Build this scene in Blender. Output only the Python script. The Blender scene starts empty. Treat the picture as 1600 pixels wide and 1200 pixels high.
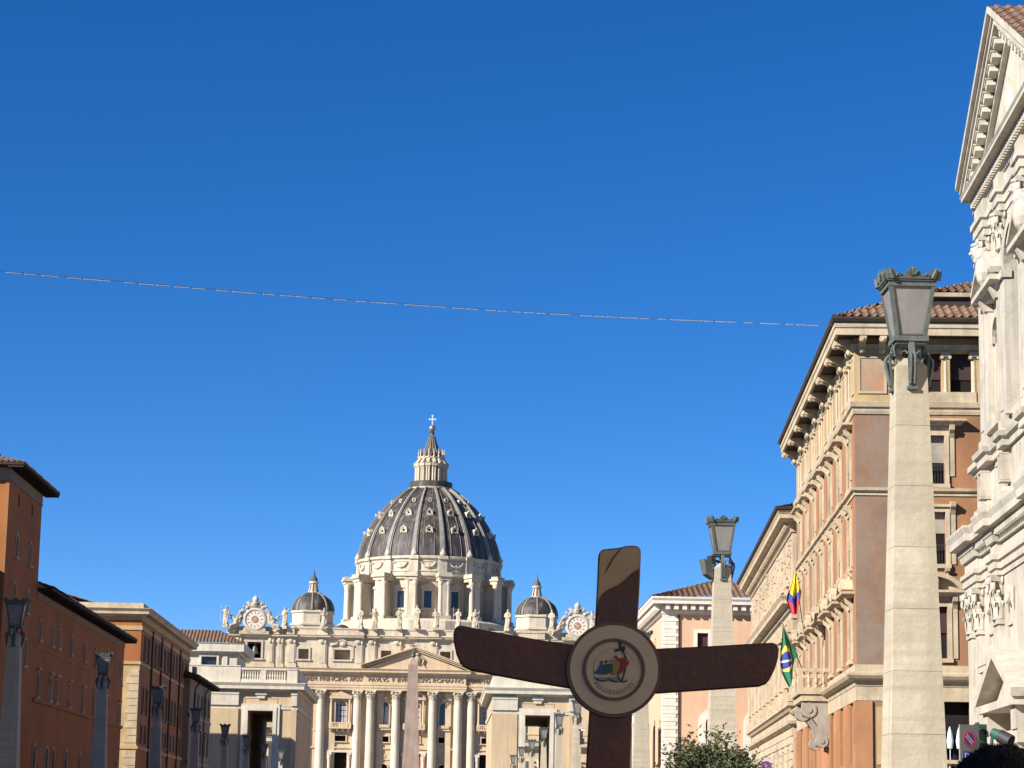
import bpy, bmesh, math, random
from math import sin, cos, pi, radians, sqrt, atan2
from mathutils import Vector, Matrix
random.seed(7)
SC = bpy.context.scene
COL = SC.collection

# ------------------------------------------------------------------ camera
def rot_cam(yaw, pitch, roll):
    F = Vector((sin(yaw)*cos(pitch), cos(yaw)*cos(pitch), sin(pitch)))
    R = Vector((cos(yaw), -sin(yaw), 0)); U = R.cross(F)
    R2 = R*cos(roll) + U*sin(roll); U2 = U*cos(roll) - R*sin(roll)
    return Matrix((R2, U2, -F)).transposed()
cd = bpy.data.cameras.new('camera'); cam = bpy.data.objects.new('camera', cd); COL.objects.link(cam)
cd.sensor_width = 36; cd.lens = 3750/1600*36; cd.clip_end = 8000; cd.clip_start = .1
cam.matrix_world = Matrix.Translation((0, 0, 1.7)) @ rot_cam(radians(1.5546), radians(10.4993), .018).to_4x4()
SC.camera = cam

# ------------------------------------------------------------------ world, sun, exposure
SUN_DIR = Vector((-.734, -.459, .5)).normalized()      # towards the sun
W = bpy.data.worlds.new('World'); SC.world = W; W.use_nodes = True
wn = W.node_tree.nodes; wl = W.node_tree.links
sky = wn.new('ShaderNodeTexSky'); sky.sky_type = 'NISHITA'; sky.sun_disc = False
sky.sun_elevation = math.asin(SUN_DIR.z); sky.sun_rotation = atan2(SUN_DIR.x, SUN_DIR.y)
sky.altitude = 2500; sky.air_density = .75; sky.dust_density = 0; sky.ozone_density = 4.0
hs = wn.new('ShaderNodeHueSaturation'); hs.inputs['Saturation'].default_value = 1.27; hs.inputs['Hue'].default_value = .506
bg = wn['Background']; bg.inputs['Strength'].default_value = .08
wl.new(sky.outputs[0], hs.inputs['Color']); wl.new(hs.outputs[0], bg.inputs['Color'])
sl = bpy.data.lights.new('sun', 'SUN'); sl.energy = 5; sl.angle = radians(.5); sl.color = (1, .945, .865)
so = bpy.data.objects.new('sun', sl); COL.objects.link(so)
so.rotation_euler = SUN_DIR.to_track_quat('Z', 'Y').to_euler()
SC.view_settings.view_transform = 'Standard'; SC.view_settings.look = 'None'
SC.view_settings.exposure = .93; SC.view_settings.gamma = 1

# ------------------------------------------------------------------ materials
def mat(name, c, rough=.8, var=.16, scale=.6, streak=.0, grime=.0, grime_c=(.05, .045, .04), bump=.15, bscale=6, band=.0, metal=0, spec=.3, c2=None, gscale=.35, gth=.55, sxz=(2.2, .16), streak_c=None, fine=0):
    m = bpy.data.materials.new(name); m.use_nodes = True
    n = m.node_tree.nodes; l = m.node_tree.links; b = n['Principled BSDF']
    b.inputs['Roughness'].default_value = rough; b.inputs['Metallic'].default_value = metal
    b.inputs['Specular IOR Level'].default_value = spec
    geo = n.new('ShaderNodeNewGeometry')
    def noise(sx, sz, det=5, ro=.6):
        mp = n.new('ShaderNodeMapping'); mp.inputs['Scale'].default_value = (sx, sx, sz)
        l.new(geo.outputs['Position'], mp.inputs['Vector'])
        t = n.new('ShaderNodeTexNoise'); t.inputs['Scale'].default_value = 1; t.inputs['Detail'].default_value = det; t.inputs['Roughness'].default_value = ro
        l.new(mp.outputs[0], t.inputs['Vector']); return t.outputs['Fac']
    def ramp(x, a, bb, lo, hi):
        r = n.new('ShaderNodeMapRange'); r.inputs['From Min'].default_value = a; r.inputs['From Max'].default_value = bb
        r.inputs['To Min'].default_value = lo; r.inputs['To Max'].default_value = hi
        l.new(x, r.inputs['Value']); return r.outputs[0]
    def mix(fac, A, B, kind='MIX'):
        x = n.new('ShaderNodeMix'); x.data_type = 'RGBA'; x.blend_type = kind
        for s, v in ((x.inputs[0], fac), (x.inputs[6], A), (x.inputs[7], B)):
            if isinstance(v, (tuple, list)): s.default_value = (*v, 1)
            elif isinstance(v, (int, float)): s.default_value = v
            else: l.new(v, s)
        return x.outputs[2]
    if c2 is None: c2 = tuple(min(1, q*(1-var*1.6)) for q in c)
    hi = tuple(min(.95, q*(1+var*.5)) for q in c)
    col = mix(ramp(noise(scale, scale), .3, .7, 0, 1), c2, hi)
    col = mix(ramp(noise(scale*7, scale*7, 4), .3, .7, 0, var*2), col, tuple(q*.72 for q in c))
    if streak: col = mix(ramp(noise(sxz[0], sxz[1], 4), .47, .66, 0, streak), col, streak_c or tuple(q*.45 for q in c))
    if fine: col = mix(ramp(noise(scale*22, scale*22, 6, .75), .35, .75, 0, fine), col, tuple(q*.5 for q in c))
    if band: col = mix(ramp(noise(.25, 9, 4), .45, .7, 0, band), col, tuple(q*.62 for q in c))
    if grime: col = mix(ramp(noise(gscale, gscale, 7, .7), gth, gth+.17, 0, grime), col, grime_c)
    l.new(col, b.inputs['Base Color'])
    if bump:
        bp = n.new('ShaderNodeBump'); bp.inputs['Strength'].default_value = bump; bp.inputs['Distance'].default_value = .05
        l.new(noise(bscale, bscale, 5), bp.inputs['Height']); l.new(bp.outputs[0], b.inputs['Normal'])
    return m
def flat(name, c, rough=.6, metal=0, emit=None, spec=.4):
    return mat(name, c, rough, var=.06, scale=3, bump=.03, bscale=20, metal=metal, spec=spec)
M = {}
M['brown'] = mat('brown stucco', (.37, .18, .085), .9, .2, .35, streak=.35, grime=.55, grime_c=(.26, .17, .11), gscale=.22, gth=.5, bump=.12, fine=.2)
M['brown_weathered'] = mat('weathered brown stucco', (.31, .185, .115), .9, .25, .3, streak=.5, streak_c=(.20, .145, .105), grime=.85, grime_c=(.24, .185, .145), gscale=.35, gth=.44, bump=.15, fine=.3)
M['brown_orange'] = mat('orange stucco', (.47, .235, .115), .9, .2, .35, streak=.35, bump=.1, grime=.4, grime_c=(.33, .2, .12), fine=.2)
M['ochre'] = mat('ochre stucco', (.50, .36, .18), .9, .18, .5, streak=.25, bump=.1)
M['panel'] = mat('faded panel stucco', (.42, .30, .19), .9, .2, .5, streak=.3, grime=.8, grime_c=(.46, .20, .10), gscale=.6, gth=.48, fine=.3)
M['trim'] = mat('cream limestone trim', (.56, .45, .30), .85, .16, .8, streak=.35, grime=.5, grime_c=(.22, .175, .12), bump=.25, gth=.5, gscale=.7, fine=.25)
M['trim_grey'] = mat('grey weathered stone', (.36, .32, .26), .9, .2, 1, streak=.3, grime=.5, bump=.25)
M['orange'] = mat('burnt orange stucco', (.385, .15, .047), .92, .16, .3, streak=.3, grime=.45, grime_c=(.24, .10, .04), bump=.1, fine=.2)
M['orange_dark'] = mat('ochre brown stucco', (.36, .155, .06), .92, .14, .3, streak=.25, bump=.1)
M['grey_stucco'] = mat('grey stucco', (.27, .21, .155), .92, .15, .4, streak=.3, bump=.1)
M['salmon'] = mat('salmon stucco', (.65, .42, .275), .9, .07, .25, streak=.14, bump=.05, fine=.1)
M['white_stone'] = mat('white stone trim', (.74, .68, .58), .8, .1, .7, streak=.2, bump=.1, fine=.15)
M['tan'] = mat('tan stucco', (.55, .41, .25), .9, .1, .2, streak=.25, bump=.06, fine=.15)
M['prop_stone'] = mat('pale travertine', (.64, .57, .45), .85, .12, .5, streak=.3, grime=.35, grime_c=(.3, .27, .2), bump=.1, fine=.25)
M['travertine'] = mat('travertine', (.54, .475, .375), .85, .14, 1.0, streak=.6, streak_c=(.34, .31, .205), grime=.6, grime_c=(.36, .305, .21), bump=.2, bscale=9, band=.75, fine=.25, sxz=(2.2, .12), gth=.47, gscale=.8)
M['church'] = mat('church marble', (.55, .50, .415), .8, .13, .7, streak=.4, grime=.5, grime_c=(.24, .21, .165), bump=.2, bscale=5, gscale=.9, gth=.5, fine=.25, sxz=(3.0, .25))
M['limestone'] = mat('sandy limestone', (.56, .445, .31), .9, .18, .8, streak=.3, grime=.55, grime_c=(.30, .23, .155), bump=.5, bscale=3, gth=.48, fine=.5)
M['limestone_trim'] = mat('sandy limestone trim', (.58, .465, .32), .9, .14, .8, streak=.35, grime=.55, grime_c=(.2, .16, .115), bump=.25, gth=.5, gscale=.6, fine=.25)
M['bas_warm'] = mat('warm travertine', (.62, .46, .295), .85, .14, .15, streak=.3, grime=.3, grime_c=(.36, .24, .145), bump=.1, bscale=2, sxz=(.9, .05), fine=.25)
M['bas_col'] = mat('pale travertine column', (.66, .56, .42), .85, .14, .2, streak=.35, grime=.3, grime_c=(.36, .28, .19), bump=.1, bscale=2, sxz=(1.2, .06), fine=.25)
M['bas_pale'] = mat('attic travertine', (.62, .525, .385), .85, .15, .15, streak=.5, grime=.4, grime_c=(.27, .21, .15), bump=.1, bscale=2, sxz=(.8, .06), fine=.3, gth=.5)
M['drum'] = mat('drum travertine', (.60, .52, .395), .85, .15, .12, streak=.5, grime=.4, grime_c=(.27, .22, .17), bump=.1, bscale=1.5, sxz=(.8, .05), fine=.3, gth=.5)
M['statue'] = mat('statue travertine', (.55, .45, .33), .9, .2, .8, streak=.6, grime=.7, grime_c=(.14, .11, .08), bump=.3, bscale=3, gscale=1.1, gth=.48)
M['lead'] = mat('lead sheet', (.055, .041, .036), .6, .35, .35, streak=.8, streak_c=(.17, .145, .13), bump=.2, bscale=1.5, spec=.4, grime=.6, grime_c=(.026, .021, .020), gscale=.25, gth=.48, sxz=(.75, .03), fine=.3)
M['rib'] = mat('lead rib', (.30, .275, .24), .65, .3, .5, streak=.5, bump=.2, bscale=2, grime=.6, grime_c=(.10, .085, .075), gscale=.5)
M['tile'] = mat('roof tile', (.27, .155, .095), .9, .35, 1.6, grime=.8, grime_c=(.12, .088, .062), bump=.3, bscale=8, gscale=1.4, gth=.44, fine=.4)
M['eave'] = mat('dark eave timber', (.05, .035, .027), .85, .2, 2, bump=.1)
M['glass'] = mat('dark window glass', (.02, .02, .024), .12, .1, .5, bump=.02, bscale=1, spec=.6)
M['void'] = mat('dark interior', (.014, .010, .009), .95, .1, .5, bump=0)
M['blind'] = mat('wine window blind', (.055, .028, .03), .8, .15, .6, bump=.05)
M['curtain'] = mat('pale curtain', (.36, .36, .38), .6, .1, 1, streak=.3, bump=.05)
M['verdigris'] = mat('verdigris bronze', (.125, .145, .135), .65, .25, 6, bump=.15, bscale=25, metal=.1, grime=.4, grime_c=(.055, .05, .04), gscale=5)
M['iron'] = mat('dark patinated iron', (.045, .043, .04), .6, .2, 5, bump=.2, bscale=20, metal=.2)
M['frost'] = mat('frosted lamp glass', (.50, .475, .45), .3, .1, 5, streak=.25, bump=.04, spec=.5, grime=.3, grime_c=(.3, .27, .22), gscale=4)
M['granite'] = mat('red granite', (.36, .26, .20), .8, .18, .5, streak=.3, bump=.15, bscale=4)
M['bronze'] = mat('green bronze', (.13, .15, .12), .55, .2, 2, bump=.1, metal=.5)
M['bell'] = mat('bell bronze', (.12, .125, .115), .5, .15, 2, metal=.4, bump=.1)
M['gold'] = mat('pale gilded metal', (.75, .73, .68), .35, .1, 1, metal=.3, bump=.05)
M['wood'] = mat('dark red-brown wood', (.135, .040, .015), .4, .3, 4, bump=.08, bscale=30, spec=.45, fine=.35, grime=.4, grime_c=(.06, .02, .01), gscale=9, band=.5)
M['wood_rim'] = mat('reddish wood rim', (.16, .058, .030), .42, .15, 6, bump=.05, bscale=40, spec=.45)
M['maple'] = mat('pale wood inlay', (.52, .36, .18), .5, .12, 7, bump=.03, bscale=40, spec=.4, band=.3)
M['cream'] = mat('cream lacquer ring', (.58, .455, .295), .5, .07, 8, bump=.02, spec=.4, fine=.08)
M['asphalt'] = mat('asphalt', (.05, .05, .05), .9, .2, 1.5, bump=.3, bscale=30)
M['paving'] = mat('paving stone', (.26, .24, .21), .9, .2, 1, bump=.2, bscale=8)
M['leaf'] = mat('olive leaf', (.098, .112, .052), .6, .45, 5, bump=0)
M['bark'] = mat('bark', (.10, .075, .05), .9, .3, 6, bump=.5, bscale=20)
M['hair'] = mat('dark hair', (.018, .013, .011), .7, .3, 40, bump=.2, bscale=80)
M['skin'] = mat('skin', (.42, .25, .17), .55, .08, 10, bump=.03)
M['jacket'] = mat('navy jacket', (.03, .033, .05), .8, .1, 10, bump=.1, bscale=60)
M['trousers'] = mat('dark trousers', (.025, .025, .028), .85, .1, 10, bump=.1, bscale=60)
def glassy(m):
    n = m.node_tree.nodes; l = m.node_tree.links; b = n['Principled BSDF']; out = n['Material Output']; t = n.new('ShaderNodeBsdfTranslucent'); x = n.new('ShaderNodeMixShader'); x.inputs[0].default_value = .5
    l.new(b.inputs['Base Color'].links[0].from_socket, t.inputs['Color']); l.new(b.outputs[0], x.inputs[1]); l.new(t.outputs[0], x.inputs[2]); l.new(x.outputs[0], out.inputs[0])
glassy(M['frost'])
for k, c in dict(red=(.55, .03, .05), blue=(.03, .06, .30), logo_blue=(.03, .085, .20), logo_green=(.03, .10, .055), logo_yellow=(.36, .20, .05), logo_red=(.27, .035, .03), logo_ink=(.015, .017, .035), logo_sea=(.2, .21, .2),
                 letter=(.19, .125, .07), letter_pale=(.23, .175, .115), sign_white=(.62, .60, .60), sign_grey=(.2, .195, .195), black=(.015, .015, .015), green_paint=(.022, .085, .055), curtain_red=(.42, .015, .03),
                 white=(.8, .8, .8), rubber=(.03, .03, .035), tube=(.72, .78, .86), cable_grey=(.2, .23, .29), pale_plastic=(.6, .75, .78)).items():
    M[k] = flat(k.replace('_', ' '), c)

# ------------------------------------------------------------------ mesh builder
def F_(u, d, z): return (u, d, z)                 # front face map: u along, d depth inward
def E_R(u, d, z): return (-d, u, z)               # end face at local x = 0 looking to +x
def E_L(u, d, z): return (d, -u, z)               # end face at local x = 0 looking to -x
class MB:
    def __init__(s, mp=None): s.v = []; s.f = []; s.mp = mp; s.uv = None
    def add(s, vs, fs):
        o = len(s.v)
        s.v += [s.mp(*q) if s.mp else tuple(q) for q in vs]
        s.f += [tuple(i+o for i in f) for f in fs]; return s
    def box(s, x0, x1, y0, y1, z0, z1):
        return s.add([(x0, y0, z0), (x1, y0, z0), (x1, y1, z0), (x0, y1, z0), (x0, y0, z1), (x1, y0, z1), (x1, y1, z1), (x0, y1, z1)],
                     [(0, 3, 2, 1), (4, 5, 6, 7), (0, 1, 5, 4), (1, 2, 6, 5), (2, 3, 7, 6), (3, 0, 4, 7)])
    def hexa(s, b, t):      # bottom 4 points, top 4 points
        return s.add(list(b)+list(t), [(0, 3, 2, 1), (4, 5, 6, 7), (0, 1, 5, 4), (1, 2, 6, 5), (2, 3, 7, 6), (3, 0, 4, 7)])
    def prism(s, poly, a, b, axis='y'):       # poly in the other two axes
        n = len(poly)
        g = {'y': lambda p, q: (p[0], q, p[1]), 'x': lambda p, q: (q, p[0], p[1]), 'z': lambda p, q: (p[0], p[1], q)}[axis]
        return s.add([g(p, a) for p in poly]+[g(p, b) for p in poly],
                     [tuple(range(n)), tuple(range(2*n-1, n-1, -1))]+[(i, (i+1) % n, (i+1) % n+n, i+n) for i in range(n)])
    def lathe(s, prof, n=24, cx=0, cy=0, a0=0, a1=2*pi, sq=None):
        full = abs(a1-a0-2*pi) < 1e-6; m = n if full else n+1; vs = []; fs = []
        for r, z in prof:
            for i in range(m):
                a = a0+(a1-a0)*i/n; vs.append((cx+r*cos(a), cy+r*sin(a), z))
        for j in range(len(prof)-1):
            for i in range(n):
                k = (i+1) % m; fs.append((j*m+i, j*m+k, (j+1)*m+k, (j+1)*m+i))
        if full:
            fs.append(tuple(range(m-1, -1, -1))); o = (len(prof)-1)*m; fs.append(tuple(range(o, o+m)))
        return s.add(vs, fs)
    def tube(s, pts, r, n=8):
        P = [Vector(p) for p in pts]; R = r if isinstance(r, (list, tuple)) else [r]*len(P); vs = []; fs = []
        up = Vector((0.13, .21, .97)); px = None
        for i, p in enumerate(P):
            t = (P[min(i+1, len(P)-1)]-P[max(i-1, 0)]).normalized()
            px = (px - t*px.dot(t)) if px is not None else (up.cross(t) if abs(up.dot(t)) < .95 else Vector((1, 0, 0)).cross(t))
            px.normalize(); py = t.cross(px)
            for k in range(n):
                a = 2*pi*k/n; vs.append(tuple(p+(px*cos(a)+py*sin(a))*R[i]))
        for i in range(len(P)-1):
            for k in range(n): fs.append((i*n+k, i*n+(k+1) % n, (i+1)*n+(k+1) % n, (i+1)*n+k))
        fs.append(tuple(range(n-1, -1, -1))); o = (len(P)-1)*n; fs.append(tuple(range(o, o+n)))
        return s.add(vs, fs)
    def ball(s, c, r, n=10, m=7):
        rx, ry, rz = r if isinstance(r, (tuple, list)) else (r, r, r)
        vs = [(c[0], c[1], c[2]-rz)]; fs = []
        for j in range(1, m):
            b = -pi/2+pi*j/m
            for i in range(n): a = 2*pi*i/n; vs.append((c[0]+rx*cos(b)*cos(a), c[1]+ry*cos(b)*sin(a), c[2]+rz*sin(b)))
        vs.append((c[0], c[1], c[2]+rz)); t = len(vs)-1
        for i in range(n):
            k = (i+1) % n; fs.append((0, 1+k, 1+i)); fs.append((t, t-n+i, t-n+k))
            for j in range(m-2): fs.append((1+j*n+i, 1+j*n+k, 1+(j+1)*n+k, 1+(j+1)*n+i))
        return s.add(vs, fs)
    def mould(s, prof, path, closed=False):
        """sweep prof [(out, z)...] (closed section) along path [(u,d)], out to the right-hand side (towards -d when u grows)"""
        n = len(path); P = [Vector(p) for p in path]; offs = []
        for i in range(n):
            def nrm(a, b):
                t = (b-a).normalized(); return Vector((t.y, -t.x))
            if closed: n1 = nrm(P[i-1], P[i]); n2 = nrm(P[i], P[(i+1) % n])
            else:
                n1 = nrm(P[max(i-1, 0)], P[max(i, 1)]) if i > 0 else nrm(P[0], P[1]); n2 = nrm(P[i], P[i+1]) if i < n-1 else n1
            m = (n1+n2); m = m/ max(.2, m.dot(n1)); offs.append(m)
        k = len(prof); vs = []; fs = []
        for i in range(n):
            for o, z in prof: q = P[i]+offs[i]*o; vs.append((q.x, q.y, z))
        for i in range(n if closed else n-1):
            j = (i+1) % n
            for a in range(k): b = (a+1) % k; fs.append((i*k+a, j*k+a, j*k+b, i*k+b))
        if not closed: fs.append(tuple(range(k))); fs.append(tuple((n-1)*k+a for a in range(k-1, -1, -1)))
        return s.add(vs, fs)
    def wall(s, u0, u1, z0, z1, holes=(), d=0, reveal=.3):
        """wall sheet with real openings; holes = (u0,u1,z0,z1[,arch])"""
        us = sorted({u0, u1, *[h[0] for h in holes], *[h[1] for h in holes]}); zs = sorted({z0, z1, *[h[2] for h in holes], *[h[3] for h in holes]})
        us = [u for u in us if u0 <= u <= u1]; zs = [z for z in zs if z0 <= z <= z1]
        for a, b in zip(us, us[1:]):
            run = None
            for c, e in list(zip(zs, zs[1:]))+[(None, None)]:
                inside = c is None or any(h[0]-1e-6 <= (a+b)/2 <= h[1] and h[2] <= (c+e)/2 <= h[3] for h in holes)
                if not inside: run = (run[0], e) if run else (c, e)
                if inside and run: s.add([(a, d, run[0]), (b, d, run[0]), (b, d, run[1]), (a, d, run[1])], [(0, 1, 2, 3)]); run = None
        for h in holes:
            a, b, c, e = h[:4]; out = [(a, c), (b, c), (b, e), (a, e)]
            if len(h) > 4 and h[4]:
                r = (b-a)/2; m = (a+b)/2; zc = e-r; N = 10; arc = [(m+r*cos(pi*i/N), zc+r*sin(pi*i/N)) for i in range(N+1)]
                out = [(a, c), (b, c)]+arc
                for (p, q) in zip(arc, arc[1:]):
                    s.add([(p[0], d, p[1]), (p[0], d, e), (q[0], d, e), (q[0], d, q[1])], [(0, 1, 2, 3)])
            k = len(out); vs = [(p[0], d, p[1]) for p in out]+[(p[0], d+reveal, p[1]) for p in out]
            s.add(vs, [(i, (i+1) % k, (i+1) % k+k, i+k) for i in range(k)])
        return s
    def arch_ring(s, m, zc, r0, r1, d0, d1, N=12, a0=0, a1=pi):
        vs = []; fs = []
        for i in range(N+1):
            a = a0+(a1-a0)*i/N
            for r, d in ((r0, d0), (r1, d0), (r1, d1), (r0, d1)): vs.append((m+r*cos(a), d, zc+r*sin(a)))
        full = abs(a1-a0-2*pi) < 1e-6; T = N*4
        if full: vs = vs[:T]
        for i in range(N):
            for k in range(4):
                q = (i*4+k, i*4+(k+1) % 4, i*4+4+(k+1) % 4, i*4+4+k); fs.append(tuple(x % T for x in q) if full else q)
        if not full: fs += [(0, 1, 2, 3), (N*4+3, N*4+2, N*4+1, N*4)]
        return s.add(vs, fs)
    def build_each(s, name, m, parent=None, **kw):
        """one object per connected piece"""
        p = list(range(len(s.v)))
        def find(i):
            while p[i] != i: p[i] = p[p[i]]; i = p[i]
            return i
        for f in s.f:
            for i in f[1:]: p[find(i)] = find(f[0])
        g = {}
        for f in s.f: g.setdefault(find(f[0]), []).append(f)
        out = []
        for fl in g.values():
            ids = sorted({i for f in fl for i in f}); mp = {q: k for k, q in enumerate(ids)}
            b = MB(); b.v = [s.v[i] for i in ids]; b.f = [tuple(mp[i] for i in f) for f in fl]; out.append(b.build(name, m, parent, **kw))
        return out
    def build(s, name, m, parent=None, smooth=False, loc=(0, 0, 0), recalc=True, auto=35):
        me = bpy.data.meshes.new(name); me.from_pydata(s.v, [], s.f); me.update()
        bm = bmesh.new(); bm.from_mesh(me)
        bmesh.ops.remove_doubles(bm, verts=bm.verts, dist=1e-5)
        if recalc: bmesh.ops.recalc_face_normals(bm, faces=bm.faces)
        bm.to_mesh(me); bm.free()
        if smooth:
            for p in me.polygons: p.use_smooth = True
            try: me.set_sharp_from_angle(angle=radians(auto))
            except Exception: pass
        me.materials.append(m if not isinstance(m, str) else M[m])
        o = bpy.data.objects.new(name, me); COL.objects.link(o); o.location = loc
        if parent: o.parent = parent
        return o
def remesh(o, voxel, smooth_it=2):
    md = o.modifiers.new('r', 'REMESH'); md.mode = 'VOXEL'; md.voxel_size = voxel
    if smooth_it: sm = o.modifiers.new('s', 'SMOOTH'); sm.iterations = smooth_it; sm.factor = .5
    dg = bpy.context.evaluated_depsgraph_get(); dg.update()
    me = bpy.data.meshes.new_from_object(o.evaluated_get(dg)); o.modifiers.clear()
    mats = list(o.data.materials); o.data = me
    if not me.materials:
        for m_ in mats: me.materials.append(m_)
    for p in me.polygons: p.use_smooth = True
    return o
def empty(name, loc, rz, label, cat, group=None):
    o = bpy.data.objects.new(name, None); COL.objects.link(o); o.location = loc; o.rotation_euler = (0, 0, rz); o.empty_display_size = .5
    tag(o, label, cat, group); return o
def tag(o, label=None, cat=None, group=None, kind=None):
    if label: o['label'] = label
    if cat: o['category'] = cat
    if group: o['group'] = group
    if kind: o['kind'] = kind
    return o
KIDS = {}
def kids(o): return list(o.children)
def dup(o, parent=None, loc=None, rot=None, label=None):
    c = o.copy(); COL.objects.link(c); c.parent = parent
    if loc is not None: c.location = loc
    if rot is not None: c.rotation_euler = rot
    if label: c['label'] = label
    for ch in kids(o): dup(ch, c)
    return c
def text_mesh(txt, width, height, depth=.02, font_sx=None):
    cu = bpy.data.curves.new('t', 'FONT'); cu.body = txt; cu.extrude = .5
    o = bpy.data.objects.new('t', cu); COL.objects.link(o)
    dg = bpy.context.evaluated_depsgraph_get(); dg.update()
    me = bpy.data.meshes.new_from_object(o.evaluated_get(dg)); bpy.data.objects.remove(o)
    xs = [v.co.x for v in me.vertices]; ys = [v.co.y for v in me.vertices]
    a, b, c, e = min(xs), max(xs), min(ys), max(ys)
    V = [((v.co.x-a)/(b-a)*width, v.co.z*depth, (v.co.y-c)/(e-c)*height) for v in me.vertices]
    Fc = [tuple(p.vertices) for p in me.polygons]; bpy.data.meshes.remove(me)
    return V, Fc

def tiles(mb, A, B, up, T, a=0, b=0, pitch=.34, amp=.055, course=.45, sub=6):
    """corrugated tile slope: eave A->B, up = unit upslope vector, T slope length, hips inset a,b"""
    A = Vector(A); B = Vector(B); L = (B-A).length; t = (B-A)/L; up = Vector(up).normalized(); nrm = t.cross(up)
    if nrm.z < 0: nrm = -nrm
    ns = max(2, int(L/pitch*sub)); nt = max(1, int(T/course)); rows = []
    for i in range(ns+1):
        s_ = L*i/ns; tm = T
        if a: tm = min(tm, T*s_/a)
        if b: tm = min(tm, T*(L-s_)/b)
        ph = s_/pitch*2*pi; h = amp*max(-.45, sin(ph)); row = []
        for j in range(nt):
            t0 = tm*j/nt; t1 = tm*(j+1)/nt; w = .012*sin(i//sub*7.1+j*3.3)
            row.append(A+t*s_+up*t0+nrm*(h+.03+w)); row.append(A+t*s_+up*t1+nrm*(h+w))
        rows.append(row)
    k = 2*nt; vs = [tuple(p) for r in rows for p in r]; fs = []
    for i in range(ns):
        for j in range(k-1): fs.append((i*k+j, (i+1)*k+j, (i+1)*k+j+1, i*k+j+1))
    mb.add(vs, fs)

def corinthian(r, h, voxel=None, half=False, n=8):
    """capital standing on z=0, shaft radius r, height h; square abacus"""
    b = MB(); b.lathe([(r*1.0, 0), (r*1.08, h*.03), (r*1.0, h*.06), (r*.98, h*.5), (r*1.15, h*.78), (r*1.35, h*.86)], 16)
    a = r*1.42; b.prism([(-a, -a), (0, -a*.86), (a, -a), (a*.86, 0), (a, a), (0, a*.86), (-a, a), (-a*.86, 0)], h*.86, h, 'z')
    for row, (z0, z1, out) in enumerate(((.05, .42, 1.42), (.28, .66, 1.5))):
        for k in range(n):
            an = 2*pi*(k+.5*row)/n; w = r*.30
            d = Vector((cos(an), sin(an), 0)); t = Vector((-sin(an), cos(an), 0))
            prof = [(1.0, z0), (1.12, z0+(z1-z0)*.6), (out*.93, z1), (out, z1-.05), (out*.97, z1-.11)]
            vs = []
            for i, (rr, z) in enumerate(prof):
                ww = w*(1, 1.1, .9, .6, .3)[i]
                for sg in (-1, 0, 1): p = d*(r*rr+(r*.05 if sg == 0 else 0))+t*(ww*sg); vs.append((p.x, p.y, z*h))
            fs = []
            for i in range(len(prof)-1):
                for q in (0, 1): fs.append((i*3+q, i*3+q+1, i*3+4+q, i*3+3+q))
            b.add(vs, fs)
    for k in range(4):
        an = pi/4+pi/2*k; d = Vector((cos(an), sin(an), 0)); t = Vector((-sin(an), cos(an), 0))
        for sg in (-1, 1):
            p = d*r*1.55+t*(sg*r*.14); b.ball((p.x, p.y, h*.75), (r*.24, r*.24, h*.12), 8, 6)
        b.tube([tuple(d*r*1.0+Vector((0, 0, h*.45))), tuple(d*r*1.2+Vector((0, 0, h*.66))), tuple(d*r*1.5+Vector((0, 0, h*.84)))], r*.12, 6)
    for k in range(4):
        an = pi/2*k; b.ball((r*1.3*cos(an), r*1.3*sin(an), h*.9), (r*.2, r*.2, h*.09), 8, 6)
    return b

def baluster_mb(b, u, d, z0, z1, r=.1, n=8):
    h = z1-z0
    b.lathe([(r, z0), (r, z0+h*.08), (r*.55, z0+h*.14), (r*1.05, z0+h*.36), (r*.5, z0+h*.72), (r*.6, z0+h*.86), (r, z0+h*.92), (r, z1)], n, u, d)
    return b

# ================================================================== SETTING
def strip(name, x0, x1, prof, m):
    b = MB()
    for (y0, z0), (y1, z1) in zip(prof, prof[1:]): b.add([(x0, y0, z0), (x1, y0, z0), (x1, y1, z1), (x0, y1, z1)], [(0, 1, 2, 3)])
    return tag(b.build(name, m, recalc=False), kind='structure')
def gz(y): return 0 if y < 33 else (-.006*(y-33) if y < 190 else -.94)
GP = [(-1500, 0), (33, 0), (190, 0), (5000, 0)]
strip('ground', -3000, 3000, [(a, b-.16) for a, b in GP], 'paving')
strip('road', -8.5, 5.2, [(a, b-.14) for a, b in GP[0:3]]+[(370, -.14)], 'asphalt')
strip('pavement', 5.2, 22.5, [(a, b) for a, b in GP[0:3]]+[(370, 0)], 'paving')
strip('pavement', -27, -8.5, [(a, b) for a, b in GP[0:3]]+[(370, 0)], 'paving')
kb = MB()
for x in (5.2, -8.5):
    for (y0, z0), (y1, z1) in zip(GP[:2]+[(190, 0)], GP[1:2]+[(190, 0), (370, 0)]):
        kb.hexa([(x-.08, y0, z0-.2), (x+.08, y0, z0-.2), (x+.08, y1, z1-.2), (x-.08, y1, z1-.2)], [(x-.08, y0, z0+.005), (x+.08, y0, z0+.005), (x+.08, y1, z1+.005), (x-.08, y1, z1+.005)])
tag(kb.build('kerb', 'travertine'), kind='structure')

# ================================================================== BASILICA
CX = -7.9                                            # axis of the facade
bas = empty('basilica', (0, 730, 0), 0, 'huge travertine basilica closing the street, with a ribbed dark dome, giant columns and a pediment', 'church')
dx_big = [-43.5, -22.2, 0, 22.2, 43.5]; dx_small = [-8.95, 8.95]
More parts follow.
